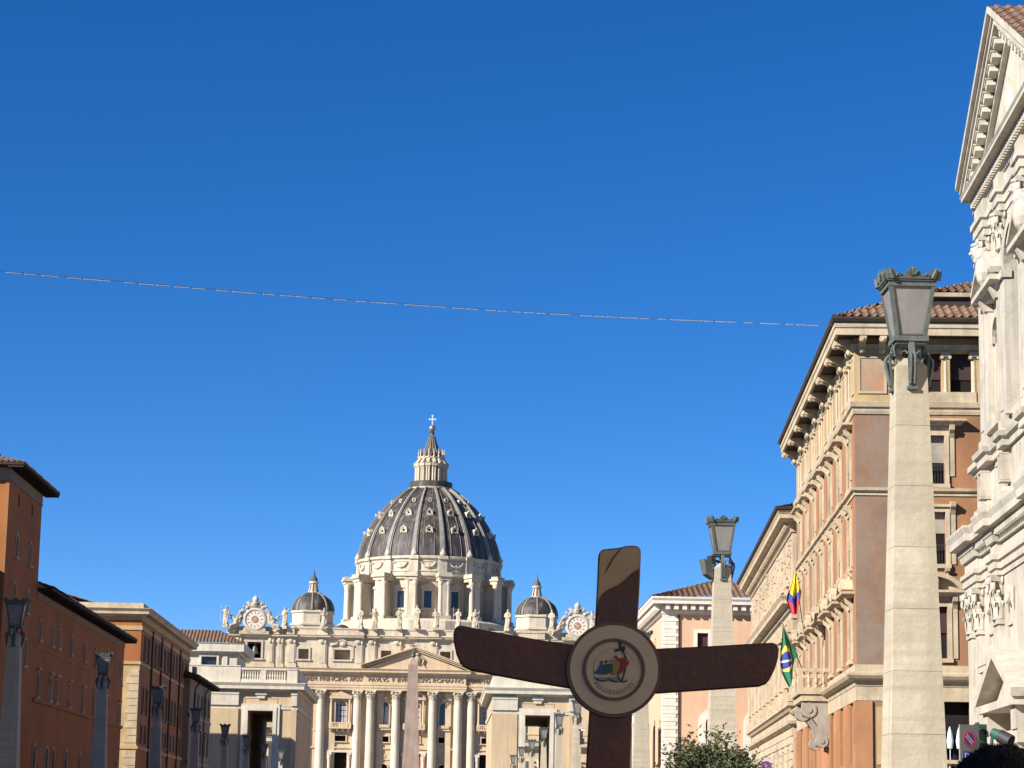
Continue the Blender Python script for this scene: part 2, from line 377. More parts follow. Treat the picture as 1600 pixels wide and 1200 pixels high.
# lower facade wall
holes = []
for dx in (-43.5, -22.2, 0, 22.2, 43.5): holes += [(CX+dx-1.75, CX+dx+1.75, 32.4, 38.95, True), (CX+dx-1.75, CX+dx+1.75, 26.7, 28.4), (CX+dx-2.25, CX+dx+2.25, 1, 23.4)]
for dx in (-8.95, 8.95): holes += [(CX+dx-1.35, CX+dx+1.35, 31.3, 38.6, True), (CX+dx-1.45, CX+dx+1.45, 26.7, 28.4), (CX+dx-1.35, CX+dx+1.35, 12, 20.2, True)]
b = MB(); b.wall(CX-57.4, CX+57.4, 0, 42.2, holes, d=.8, reveal=1.1)
for s in (-1, 1): b.box(CX+s*57.3-.1, CX+s*57.3+.1, .9, 20, 0, 58)
b.build('facade_wall', 'bas_warm', bas)
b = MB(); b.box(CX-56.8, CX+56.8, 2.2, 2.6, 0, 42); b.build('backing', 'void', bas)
b = MB()                                              # string course, panels, door colonettes, window surrounds
b.box(CX-56, CX+56, .45, .85, 24.6, 25.1)
b.box(CX-56, CX+56, .6, .85, 29.7, 30.1)
b.build('string_course', 'bas_warm', bas)
def surround(u, z0, z1, w, dpth, t, arch, sill=True, ped=0):
    b = MB()
    if arch:
        r = w/2; b.arch_ring(u, z1-r, r, r+t, dpth-.3, dpth, 12)
        for s in (-1, 1): b.box(u+s*(r+t/2)-t/2, u+s*(r+t/2)+t/2, dpth-.3, dpth, z0, z1-r)
    else:
        for s in (-1, 1): b.box(u+s*(w/2+t/2)-t/2, u+s*(w/2+t/2)+t/2, dpth-.3, dpth, z0, z1+t)
        b.box(u-w/2, u+w/2, dpth-.28, dpth, z1, z1+t)
    if sill: b.box(u-w/2-t*1.4, u+w/2+t*1.4, dpth-.5, dpth, z0-t*.8, z0)
    return b
def arched_pane(u, z0, z1, w, d):
    r = w/2; pts = [(u-r, z0), (u+r, z0)]+[(u+r*cos(pi*i/10), z1-r+r*sin(pi*i/10)) for i in range(11)]
    return MB().prism(pts, d, d+.05, 'y')
for dx in (-43.5, -22.2, 0, 22.2, 43.5):
    u = CX+dx; b = surround(u, 32.4, 38.95, 3.5, .8, .35, True, False)
    for s in (-1, 1):
        b.lathe([(.42, 32.4), (.36, 33), (.3, 38.6), (.46, 39.2), (.46, 39.4)], 10, u+s*2.75, .1); b.box(u+s*2.75-.5, u+s*2.75+.5, -.3, .8, 30.5, 32.4)
    b.box(u-3.4, u+3.4, -.5, .8, 39.4, 40.2)
    if dx in (-22.2, 22.2): b.prism([(u-3.5, 40.2), (u+3.5, 40.2), (u, 41.6)], -.55, .8)
    else:
        b.arch_ring(u, 38.2, 3.4, 4.0, -.55, .8, 10, radians(36), radians(144))
    w = b.build('window', 'bas_warm', bas)
    p = arched_pane(u, 32.4, 38.95, 3.5, 1.5).build('pane', 'curtain', w)
    q = MB(); q.box(u-.1, u+.1, 1.42, 1.5, 32.4, 38.9); [q.box(u-1.7, u+1.7, 1.42, 1.5, z, z+.14) for z in (34.2, 35.9, 37.4)]
    [q.box(u+x-.05, u+x+.05, 1.44, 1.5, 32.4, 38.4) for x in (-.9, .9)]; q.build('glazing_bars', 'iron', w)
    b = MB(); b.box(u-3.3, u+3.3, -1.2, .8, 30.4, 30.9); b.box(u-3.3, u+3.3, -1.15, -.85, 32.0, 32.3)
    for i in range(11): baluster_mb(b, u-2.8+.56*i, -1.0, 30.9, 32.0, .2, 6)
    for s in (-1, 1): b.box(u+s*3-.35, u+s*3+.35, -1.2, -.8, 30.9, 32.1)
    for i in range(4): b.prism([(.8, 30.4), (-1, 30.4), (-.8, 29.9), (.8, 29.3)], u-2.6+1.73*i-.25, u-2.6+1.73*i+.25, 'x')
    b.build('balcony', 'bas_warm', bas)
    b = surround(u, 26.7, 28.4, 3.5, .8, .4, False); b.build('window', 'bas_warm', bas)
    b = MB()
    for s in (-1, 1): b.lathe([(.55, 1), (.5, 21), (.62, 21.6), (.7, 22.6)], 12, u+s*3.0, .0); b.box(u+s*3.0-.7, u+s*3.0+.7, -.7, .8, 22.6, 23.4)
    b.box(u-3.9, u+3.9, .1, .8, 23.4, 24.0); b.build('portal_frame', 'bas_col', bas)
for dx in (-8.95, 8.95):
    u = CX+dx; b = surround(u, 31.3, 38.6, 2.7, .8, .4, True); b.box(u-2.0, u+2.0, -.1, .8, 30.3, 31.0); b.box(u-1.6, u+1.6, -.4, .5, 31.0, 31.9)
    b.ball((u, .2, 39.6), (.9, .4, .6), 8, 6); w = b.build('window', 'bas_warm', bas)
    arched_pane(u, 31.3, 38.6, 2.7, 1.5).build('pane', 'glass', w)
    q = MB(); q.prism([(u-.1, 31.4), (u+1.2, 31.4), (u+1.2, 37.4), (u+.3, 37.6), (u+.1, 35)], 1.3, 1.4); q.build('curtain', 'curtain', w)
    b = surround(u, 26.7, 28.4, 2.9, .8, .35, False); b.build('window', 'bas_warm', bas)
    b = surround(u, 12, 20.2, 2.7, .8, .4, True); b.build('niche_frame', 'bas_warm', bas)
    b = MB(); b.lathe([(.3, -.2), (.8, -.15), (.85, 0), (.4, .1)], 12); o = b.build('rosette', 'bas_warm', bas, loc=(u, .7, 22.6)); o.rotation_euler = (pi/2, 0, 0)
    b = MB(); b.box(u-2.3, u+2.3, .55, .85, 21.4, 21.7); b.build('string_course', 'bas_warm', bas)
b = MB()
for i in range(9): x = CX-2.1+i*.525; b.lathe([(.3, 6), (.3, 23.3)], 6, x, 1.3)
b.build('curtain', 'curtain_red', bas)
# giant columns
capb = corinthian(1.15, 2.75); capmesh = None
cols = [(-5.5, -.7), (5.5, -.7), (-13.2, -.7), (13.2, -.7), (-17.15, .1), (17.15, .1), (-28.2, .1), (28.2, .1)]
for i, (dx, d) in enumerate(cols):
    if i == 0:
        s = MB().lathe([(1.9, 0), (1.9, 1), (1.5, 1.4), (1.45, 1.6), (1.32, 2.2), (1.32, 14), (1.26, 26), (1.15, 39.2)], 28).build('column', 'bas_col', bas, True, loc=(CX+dx, d, 0))
        c = capb.build('capital', 'bas_pale', s, loc=(0, 0, 39.2)); col0 = s
    else: dup(col0, bas, (CX+dx, d, 0))
for dx in (-32.4, 32.4, -40, 40, -48.4, 48.4, -55.8, 55.8, -24.6, 24.6, -10.2, 10.2):
    b = MB(); w = .9 if abs(dx) < 30 else 1.3; b.box(CX+dx-w, CX+dx+w, .35, .85, 0, 39.2); b.box(CX+dx-w-.25, CX+dx+w+.25, .1, .85, 41.3, 42)
    b.hexa([(CX+dx-w, .3, 39.2), (CX+dx+w, .3, 39.2), (CX+dx+w, .85, 39.2), (CX+dx-w, .85, 39.2)], [(CX+dx-w-.3, -.1, 41.3), (CX+dx+w+.3, -.1, 41.3), (CX+dx+w+.3, .85, 41.3), (CX+dx-w-.3, .85, 41.3)])
    b.build('pilaster', 'bas_warm', bas)
# entablature
EP = [(CX-57.4, .4), (CX-39, .4), (CX-39, -.7), (CX-15.3, -.7), (CX-15.3, -1.6), (CX+15.3, -1.6), (CX+15.3, -.7), (CX+39, -.7), (CX+39, .4), (CX+57.4, .4)]
b = MB(); b.mould([(-2.2, 42), (.15, 42), (.15, 42.7), (.3, 42.7), (.3, 43.4), (.45, 43.5), (.45, 43.95), (.1, 44.0), (.1, 46.5), (.5, 46.8), (.7, 47.2), (1.5, 47.3), (1.5, 47.8), (1.85, 48.3), (1.85, 48.4), (-2.2, 48.4)], EP)
b.build('entablature', 'bas_warm', bas)
for txt, x0, x1, d in (('IN', -48.3, -46.2, .3), ('HONOREM', -45.2, -37.6, -.8), ('PRINCIPIS', -36.6, -28.5, -.8), ('APOST', -27.6, -23.6, -.8), ('PAVLVS', -21.9, -15.9, -1.7), ('V', -15.0, -14.1, -1.7), ('BVRGHESIVS', -13.2, -3.3, -1.7), ('ROMANVS', -2.5, 6.6, -1.7), ('PONT', 8.0, 12.0, -.8), ('MAX', 12.8, 16.4, -.8), ('AN', 17.6, 19.5, -.8), ('MDCXII', 20.4, 26, -.8), ('PONT', 27, 31, -.8), ('VII', 32.5, 34.6, .3)):
    V, Fc = text_mesh(txt, x1-x0, 1.25, .3)
    o = MB().add(V, Fc).build('inscription', 'letter', bas, loc=(x0, d-.05, 44.65), recalc=False)
# pediment
b = MB(); b.prism([(CX-15.0, 48.4), (CX+15.0, 48.4), (CX, 54.2)], -1.5, 1.5)
L_ = sqrt(15.6**2+6.6**2)
for s in (-1, 1):
    prof = [(0, 0), (0, .55), (1.0, .55), (1.0, .95), (1.4, 1.4), (1.4, 1.5), (0, 1.5)]
    for (o0, z0), (o1, z1) in (((.0, 0), (.6, .5)), ((0, .5), (1.15, .95)), ((0, .95), (1.5, 1.4))):
        a = Vector((CX+s*16.4, 48.42)); c = Vector((CX, 54.0)); q = [(a.x, a.y+z0), (c.x, c.y+z0), (c.x, c.y+z1), (a.x, a.y+z1-.25)]
        b.prism(q, -1.6-o1, 1.2)
b.build('pediment', 'bas_warm', bas)
b = MB(); b.ball((CX+.6, -1.9, 51.2), (1.0, .5, 1.3)); b.ball((CX+.6, -1.9, 53.0), (.6, .4, .5))
for s in (-1, 1): b.tube([(CX+.6+s*.9, -1.9, 52.4), (CX+.6+s*2.0, -1.8, 51.4), (CX+.6+s*1.6, -1.8, 50.2), (CX+.6+s*2.4, -1.8, 49.2)], [.3, .35, .3, .12], 6)
b.build('coat_of_arms', 'statue', bas)
# attic
holes = []; big = (-22.2, 22.2); sm = (-8.95, 8.95, -33.9, 33.9)
for dx in (*big, *sm, 0): w = 2.4 if abs(dx) in (22.2, 0) else 1.55; holes.append((CX+dx-w, CX+dx+w, 51.05, 54.1))
for s in (-1, 1): holes.append((CX+s*48.7-2.1, CX+s*48.7+2.1, 51.1, 56.0))
def attic_d(x): return .9 if abs(x-CX) > 39 else .2
b = MB(); b.wall(CX-39, CX+39, 48.3, 57.5, [h for h in holes if abs(h[0]-CX) < 37], d=.2, reveal=2.4)
b.wall(CX-57.4, CX-39, 48.3, 57.5, [h for h in holes if h[0] < CX-39], d=1.0, reveal=1.6); b.wall(CX+39, CX+57.4, 48.3, 57.5, [h for h in holes if h[0] > CX+39], d=1.0, reveal=1.6)
for s in (-1, 1): b.box(CX+s*38.95-.05, CX+s*38.95+.05, .25, 2, 48.3, 57.5)
b.build('attic', 'bas_pale', bas)
b = MB();  b.box(CX-38, CX+38, 2.6, 2.8, 50.5, 57); 
b.build('backing', mat('loggia wall', (.40, .31, .22), .9), bas)
b = MB()
for s in (-1, 1): b.box(CX+s*48.7-4, CX+s*48.7+4, 5.5, 5.7, 49, 57.4)
b.build_each('belfry_backing', 'void', bas)
for h in holes[:7]:
    u = (h[0]+h[1])/2; w = h[1]-h[0]; b = surround(u, h[2], h[3], w, .2, .55, False)
    if w > 4 and u != CX:
        b.prism([(u-3.6, 55.0), (u-1.0, 56.0), (u-1.0, 56.5), (u-3.9, 55.5)], -.5, .2); b.prism([(u+3.6, 55.0), (u+1.0, 56.0), (u+1.0, 56.5), (u+3.9, 55.5)], -.5, .2)
        b.ball((u, -.1, 55.9), (1.1, .4, .9)); b.arch_ring(u, 55.6, 1.2, 1.6, -.5, .2, 8, .3, pi-.3)
        for s in (-1, 1): b.box(u+s*3.1-.35, u+s*3.1+.35, -.2, .2, 51.4, 55)
    b.build('window', 'bas_pale', bas)
ap = [s*x for s in (-1, 1) for x in (5.5, 13.2, 17.15, 28.2)]
for dx in ap+[-37.5, 37.5, -41, 41, -43.8, 43.8, -53.6, 53.6, -56.6, 56.6]:
    d0 = attic_d(CX+dx); d0 = d0+.1 if d0 > .5 else d0; w = 1.25 if abs(dx) < 40 else .85; b = MB()
    b.box(CX+dx-w, CX+dx+w, d0-.4, d0, 48.9, 57.4); b.box(CX+dx-w-.25, CX+dx+w+.25, d0-.6, d0, 48.4, 49.4)
    b.box(CX+dx-w+.35, CX+dx+w-.35, d0-.55, d0-.4, 50, 55.4); b.ball((CX+dx-.3, d0-.5, 56.5), (w*.75, .5, .8), 8, 6); b.ball((CX+dx+w*.7, d0-.5, 56.2), (.45, .4, .6), 8, 6)
    b.build('pilaster', 'bas_pale', bas)
AP = [(CX-57.4, .9), (CX-39, .9)]
for dx in (-38.2, -28.2, -17.15, -13.2, -5.5, 5.5, 13.2, 17.15, 28.2, 38.2):
    w = 1.5; 
    AP += [(CX+dx-w, .1), (CX+dx-w, -.45), (CX+dx+w, -.45), (CX+dx+w, .1)]
AP[2] = (CX-39, -.45); AP.pop(3) if False else None
AP = [(CX-57.4, .9), (CX-39.2, .9), (CX-39.2, -.45)]+[(CX-36.7, -.45), (CX-36.7, .1)]+[p for dx in (-28.2, -17.15, -13.2, -5.5, 5.5, 13.2, 17.15, 28.2) for p in ((CX+dx-1.5, .1), (CX+dx-1.5, -.45), (CX+dx+1.5, -.45), (CX+dx+1.5, .1))]+[(CX+36.7, .1), (CX+36.7, -.45), (CX+39.2, -.45), (CX+39.2, .9), (CX+57.4, .9)]
b = MB(); b.mould([(-2.5, 57.4), (.1, 57.4), (.35, 57.7), (.9, 57.8), (.9, 58.1), (1.15, 58.35), (-2.5, 58.35)], AP); b.build('attic_cornice', 'bas_pale', bas)
b = MB(); b.mould([(-.8, 58.35), (0, 58.35), (0, 58.8), (-.1, 58.8), (-.1, 60.3), (.1, 60.3), (.1, 60.7), (-.8, 60.7)], [(x, y+.5) for x, y in AP]); b.build('balustrade', 'bas_pale', bas)
# clocks, bells
for s in (-1, 1):
    u = CX+s*48.9; bz = 62.7
    b = MB(); b.lathe([(2.6, -.5), (3.6, -.45), (3.7, .0), (3.3, .3), (2.9, .35), (2.75, .05), (.1, .0)], 36); ck = b.build('clock', 'bas_pale', bas, loc=(u, -.2, bz)); ck.rotation_euler = (pi/2, 0, 0)
    b = MB(); b.lathe([(2.7, 0), (2.7, .12), (.01, .12)], 36); di = b.build('clock_dial', mat('clock dial', (.66, .6, .5), .7, .15, 2), ck)
    b = MB()
    for i in range(12): a = 2*pi*i/12; b.add([(cos(a)*q+sin(a)*w_, sin(a)*q-cos(a)*w_, .15) for q, w_ in ((1.75, -.12), (2.45, -.12), (2.45, .12), (1.75, .12))], [(0, 1, 2, 3)])
    b.build('numerals', 'letter', ck)
    b = MB(); b.lathe([(1.1, .13), (1.1, .2), (.01, .2)], 24); b.build('dial_centre', mat('clock centre', (.38, .2, .12), .7), ck)
    b = MB(); b.add([(-.1, -.5, .24), (.1, -.5, .24), (.05, 2, .24), (-.05, 2, .24)], [(0, 1, 2, 3)]); o = b.build('clock_hand', 'gold', ck); o.rotation_euler = (0, 0, 2.3 if s < 0 else .9)
    b = MB()
    rnd = random.Random(11+s)
    for side in (-1, 1):
        b.tube([(side*3.6, 0, 3.2), (side*4.2, 0, 1.2), (side*4.6, 0, -.8), (side*6.0, 0, -2.2), (side*7.2, 0, -3.0), (side*6.3, 0, -3.6), (side*5.6, 0, -3.0)], [.45, .6, .75, .8, .7, .5, .35], 8)
        b.tube([(side*3.2, -.2, 2.6), (side*4.4, -.3, 2.2), (side*5.2, -.2, .4)], [.5, .6, .3], 8)
        # seated winged figure on each scroll
        b.ball((side*5.6, -.4, -.9), (.8, .7, 1.1)); b.ball((side*5.3, -.5, .55), (.42, .45, .5)); b.tube([(side*5.7, -.5, -.1), (side*4.6, -.7, .3), (side*3.9, -.7, .8)], [.3, .25, .18], 6)
        b.tube([(side*5.9, -.6, -1.6), (side*7.2, -.9, -1.9), (side*7.7, -.8, -3.2)], [.55, .5, .3], 6)
        b.tube([(side*6.0, .2, .1), (side*7.0, .3, 1.0), (side*7.9, .3, 1.3)], [.35, .4, .1], 6); b.tube([(side*6.1, .2, -.2), (side*7.3, .3, .3), (side*8.0, .3, .2)], [.3, .3, .1], 6)
        b.ball((side*2.4, -.2, 3.5), (.7, .6, .6)); b.ball((side*3.3, -.2, 3.9), (.5, .5, .45)); b.tube([(side*.8, 0, 3.6), (side*1.8, 0, 4.6), (side*2.6, 0, 4.9)], [.45, .5, .15], 6)
        b.tube([(side*1.0, 0, 4.4), (side*2.0, .1, 5.4), (side*2.9, .1, 5.0)], [.3, .35, .12], 6)
    b.ball((0, 0, 4.2), (1.3, .8, .8)); b.lathe([(1.0, 4.5), (1.15, 5.0), (.9, 5.2)], 12); b.box(-4.6, 4.6, -.5, .8, -4.6, -3.5); b.box(-3.4, 3.4, -.3, .8, -3.5, -2.6)
    o = b.build('clock_scrollwork', 'statue', bas, loc=(u, 0, bz)); remesh(o, .16, 2)
    b = MB(); b.ball((u, -.1, bz+5.9), (.95, .95, 1.15), 14, 9); b.tube([(u, -.1, bz+6.9), (u, -.1, bz+7.7)], .1, 6); b.build('orb', 'bas_pale', bas, True)
    b = surround(u, 51.1, 56.0, 4.2, 1.0, .6, False); b.build('window', 'bas_pale', bas)
    b = MB(); b.lathe([(.01, 55.6), (.35, 55.4), (.5, 54.9), (.8, 54.4), (.95, 53.4), (1.1, 52.9), (1.35, 52.6), (1.3, 52.5), (.4, 52.5)], 20, u+.1, 2.4); b.tube([(u+.1, 2.4, 52.5), (u+.1, 2.4, 52.1)], .2); o = b.build('bell', 'bell', bas, True)
    b = MB(); b.box(u-2.0, u+2.0, 2.2, 2.6, 55.5, 55.9); b.build('bell_beam', 'wood', bas)
# body behind the facade
b = MB(); b.box(CX-50, CX+50, 21, 110, 0, 52); b.prism([(CX-18, 52), (CX+18, 52), (CX, 60)], 6, 110); b.box(-45, 34, 100, 180, 0, 60)
b.lathe([(33, 0), (33, 72.5), (31.5, 73.4), (24, 73.4)], 16, -5.4, 140, pi/16, 2*pi+pi/16); b.build('nave', 'bas_pale', bas)

# ---- main dome
DC = (-5.4, 140); NA = 16
def at_ang(o, k, half=0): o.rotation_euler = (0, 0, -pi/2+2*pi*(k+.5*half)/NA); return o
def inst(proto, ks, half):
    at_ang(proto, ks[0], half)
    for k in ks[1:]: at_ang(dup(proto, proto.parent, proto.location), k, half)
b = MB(); b.lathe([(24.6, 73.4), (24.6, 87.4), (25.0, 87.8), (25.6, 88.0), (25.6, 88.5), (26.3, 88.9), (26.3, 89.6), (24.8, 89.8)], 96, *DC); b.build('drum', 'drum', bas, True, auto=20)
# drum windows
b = MB(); 
dw = MB(lambda u, d, z: (24.6-d, -u, z)); dw.box(-2.1, -1.35, -.4, .2, 77.6, 84.6); dw.box(1.35, 2.1, -.4, .2, 77.6, 84.6); dw.box(-1.35, 1.35, -.4, .2, 83.6, 84.6); dw.box(-2.4, 2.4, -.7, .2, 76.9, 77.6); dw.box(-2.5, 2.5, -.8, .2, 84.6, 85.1)
w0 = dw.build('window', 'drum', bas, loc=(*DC, 0))
pm = MB(lambda u, d, z: (24.6-d, -u, z)); pm.box(-1.35, 1.35, -.12, .1, 77.6, 83.6); pm.build('pane', 'glass', w0)
pd = MB(lambda u, d, z: (24.6-d, -u, z)); pd.prism([(-2.6, 85.1), (2.6, 85.1), (0, 86.4)], -.8, .2); pd.build('window_pediment', 'drum', w0)
inst(w0, list(range(16)), 0)
# buttresses with paired columns
bt = MB(); bt.box(24, 30.4, -.75, .75, 73.4, 86.8); bt.box(24, 31.2, -2.35, 2.35, 73.4, 74.6); bt.box(24, 30.9, -2.15, 2.15, 87.0, 88.2); bt.box(24, 31.5, -2.5, 2.5, 88.2, 88.9); bt.box(24, 31.2, -2.3, 2.3, 88.9, 89.7)
b0 = bt.build('buttress', 'drum', bas, loc=(*DC, 0))
for y in (-1.3, 1.3):
    c = MB().lathe([(1.0, 74.6), (.95, 75.2), (.85, 75.5), (.85, 80), (.74, 85.2)], 16, 29.7, y); c.lathe([(.76, 85.2), (.9, 85.6), (1.1, 86.8), (1.1, 87.05)], 10, 29.7, y); c.build('column', 'bas_col', b0, True)
inst(b0, list(range(16)), 1)
# attic with garlands
b = MB(); b.lathe([(25.6, 89.6), (25.6, 94.6), (25.9, 94.8), (26.4, 95.2), (26.4, 95.9), (25.7, 96.1)], 96, *DC); b.build('dome_attic', 'drum', bas, True, auto=20)
g = MB(lambda u, d, z: (25.7-d, -u, z)); g.tube([(-2.4, -.1, 93.4), (-1.5, -.2, 92.4), (0, -.25, 92.0), (1.5, -.2, 92.4), (2.4, -.1, 93.4)], [.2, .35, .42, .35, .2], 6); g.ball((0, -.2, 92.6), (.5, .35, .5), 8, 6)
for s in (-1, 1): g.box(s*3.3-.15, s*3.3+.15, -.12, .1, 90.6, 94); g.ball((s*2.4, -.15, 93.5), .35, 6, 5)
for z in (90.5, 93.9): g.box(-3.3, 3.3, -.12, .1, z, z+.25)
g0 = g.build('garland', 'drum', bas, loc=(*DC, 0)); inst(g0, list(range(16)), 0)
ps = MB(); ps.box(25, 26.35, -1.5, 1.5, 89.6, 94.8); ps.box(25, 26.9, -1.7, 1.7, 94.8, 96.0); p0 = ps.build('pilaster', 'drum', bas, loc=(*DC, 0)); inst(p0, list(range(16)), 1)
# cupola
CP = [(25.75, 95.9), (25.65, 97.3), (25.2, 99.5), (24.45, 102), (23.4, 104.7), (22.1, 107.3), (20.5, 109.9), (18.6, 112.7), (16.4, 115.4), (13.8, 118.1), (11.2, 120.4), (8.0, 122.6)]
b = MB(); b.lathe(CP, 128, *DC); dome = b.build('dome', 'lead', bas, True, auto=60)
def rib_mesh(prof, w0, w1, h, steps=(1, .55)):
    m = MB(); 
    for sc_, hh in ((1, h*.6), (steps[1], h)):
        vs = []; fs = []; n = len(prof)
        for i, (r, z) in enumerate(prof):
            a = prof[max(0, i-1)]; c = prof[min(n-1, i+1)]; t = Vector((c[0]-a[0], c[1]-a[1])).normalized(); nx = Vector((t.y, -t.x)); w = (w0+(w1-w0)*i/(n-1))*sc_
            for (q, s) in ((-.3, -1), (hh, -1), (hh, 1), (-.3, 1)): vs.append((r+nx.x*q, s*w, z+nx.y*q))
        for i in range(n-1):
            for k in range(4): fs.append((i*4+k, i*4+(k+1) % 4, i*4+4+(k+1) % 4, i*4+4+k))
        fs += [(0, 1, 2, 3), ((n-1)*4+3, (n-1)*4+2, (n-1)*4+1, (n-1)*4)]; m.add(vs, fs)
    return m
rb = rib_mesh(CP, 1.15, .42, .75).build('rib', 'rib', dome, loc=(*DC, 0)); inst(rb, list(range(16)), 1)
sm_ = rib_mesh([(r+.02, z) for r, z in CP], .10, .05, .16).build('seam', 'rib', dome, loc=(*DC, 0))
for k in range(16):
    for q in (-.2, .2):
        o = sm_ if (k == 0 and q < 0) else dup(sm_, dome, (*DC, 0)); o.rotation_euler = (0, 0, -pi/2+2*pi*(k+q)/NA)
fb = MB(); fb.lathe([(.9, 96), (1.2, 96.6), (.9, 97.4), (.5, 98), (.25, 98.6), (.01, 98.8)], 8, 26.1, 0); f0 = fb.build('finial', 'drum', dome, loc=(*DC, 0)); inst(f0, list(range(16)), 1)
def on_cup(z):
    for (r0, z0), (r1, z1) in zip(CP, CP[1:]):
        if z0 <= z <= z1: return r0+(r1-r0)*(z-z0)/(z1-z0), atan2(z1-z0, r0-r1)
for z, r_, hood in ((105.4, .82, 1), (112.2, .68, 2), (117.3, .62, 0)):
    rr, sl_ = on_cup(z); m = MB(lambda u, d, z_, rr=rr, z0=z: (rr-d, -u, z0+z_))
    m.arch_ring(0, 0, r_*.62, r_*1.15, -.75, 1.5, 16, 0, 2*pi)
    if hood: m.arch_ring(0, .1, r_*1.15, r_*1.6, -1.0, 1.5, 10, .25, pi-.25); [m.box(s*r_*1.3-.2, s*r_*1.3+.2, -.85, 1.2, -r_*1.3, .3) for s in (-1, 1)]; m.ball((0, -.8, r_*1.75), (.4, .35, .4), 6, 5)
    if hood == 2: m.box(-r_*1.5, r_*1.5, -.85, 1.2, -r_*1.6, -r_*1.25)
    d0 = m.build('dormer', 'drum', dome, loc=(*DC, 0))
    m = MB(lambda u, d, z_, rr=rr, z0=z: (rr-d, -u, z0+z_)); m.prism([(r_*.65*cos(2*pi*i/12), r_*.65*sin(2*pi*i/12)) for i in range(12)], -.45, .2); m.build('pane', 'void', d0)
    inst(d0, list(range(16)), 0)
# lantern
b = MB(); b.lathe([(7.4, 122.3), (8.1, 122.7), (8.2, 123.2), (7.9, 123.3)], 48, *DC); b.build('gallery_rim', 'bas_pale', bas)
b = MB(); b.lathe([(7.6, 123.2), (7.9, 123.4), (7.9, 125.4), (7.6, 125.5), (7.4, 124.2), (5, 124.2)], 48, *DC); b.build('gallery', 'lead', bas)
b = MB(); b.lathe([(4.3, 124), (4.3, 131.2)], 32, *DC); lan = b.build('lantern', mat('lantern shade', (.30, .22, .14), .9), bas)
lc = MB(); 
for y in (-.42, .42): lc.lathe([(.5, 124.4), (.42, 125), (.38, 130.4), (.58, 131.2)], 10, 5.6, y)
lc.box(4.2, 5.2, -.5, .5, 124.4, 131.2); lc.box(4.2, 6.3, -1.0, 1.0, 131.2, 132.2); lc.box(4.0, 6.5, -.55, .55, 132.2, 132.5)
lc.hexa([(4.2, -.45, 132.4), (6.3, -.45, 132.4), (6.3, .45, 132.4), (4.2, .45, 132.4)], [(3.9, -.4, 134.6), (4.9, -.4, 134.2), (4.9, .4, 134.2), (3.9, .4, 134.6)])
l0 = lc.build('lantern_buttress', 'bas_pale', lan, loc=(*DC, 0)); inst(l0, list(range(16)), 1)
b = MB(); b.lathe([(4.5, 131.2), (5.0, 131.4), (5.0, 132.0), (4.4, 132.2), (4.4, 134.0), (4.8, 134.3), (4.8, 134.8), (4.2, 134.9)], 32, *DC); b.build('lantern_cornice', 'bas_pale', lan)
cb = MB(); cb.lathe([(.32, 134.5), (.36, 135), (.18, 135.4), (.3, 136), (.12, 136.8), (.2, 137.1), (.02, 137.7)], 8, 4.75, 0); c0 = cb.build('candelabrum', 'bas_pale', lan, loc=(*DC, 0)); inst(c0, list(range(16)), 1)
b = MB(); b.lathe([(3.9, 134.8), (3.7, 136.4), (2.9, 137.4), (2.3, 138.6), (1.8, 140), (1.3, 141.6), (.95, 143), (.75, 143.9), (1.0, 144.2), (.6, 144.5)], 24, *DC); sp = b.build('spire', 'lead', bas, True)
rb = rib_mesh([(3.7, 136.4), (2.9, 137.4), (2.3, 138.6), (1.8, 140), (1.3, 141.6), (.95, 143)], .2, .08, .25).build('rib', 'rib', sp, loc=(*DC, 0)); inst(rb, list(range(16)), 1)
b = MB(); b.ball((DC[0], DC[1], 145.7), 1.3, 20, 12); b.build('orb', mat('gilt bronze orb', (.34, .32, .29), .35, metal=.6), bas, True)
b = MB(); x, y = DC
b.prism([(x-.2, 147), (x+.2, 147), (x+.2, 148.9), (x+.95, 148.9), (x+1.2, 148.7), (x+1.3, 149.1), (x+1.2, 149.5), (x+.95, 149.35), (x+.2, 149.35), (x+.2, 150.2), (x+.4, 150.5), (x, 150.85), (x-.4, 150.5), (x-.2, 150.2), (x-.2, 149.35), (x-.95, 149.35), (x-1.2, 149.5), (x-1.3, 149.1), (x-1.2, 148.7), (x-.95, 148.9), (x-.2, 148.9)], y-.2, y+.2)
b.build('cross', 'gold', bas)
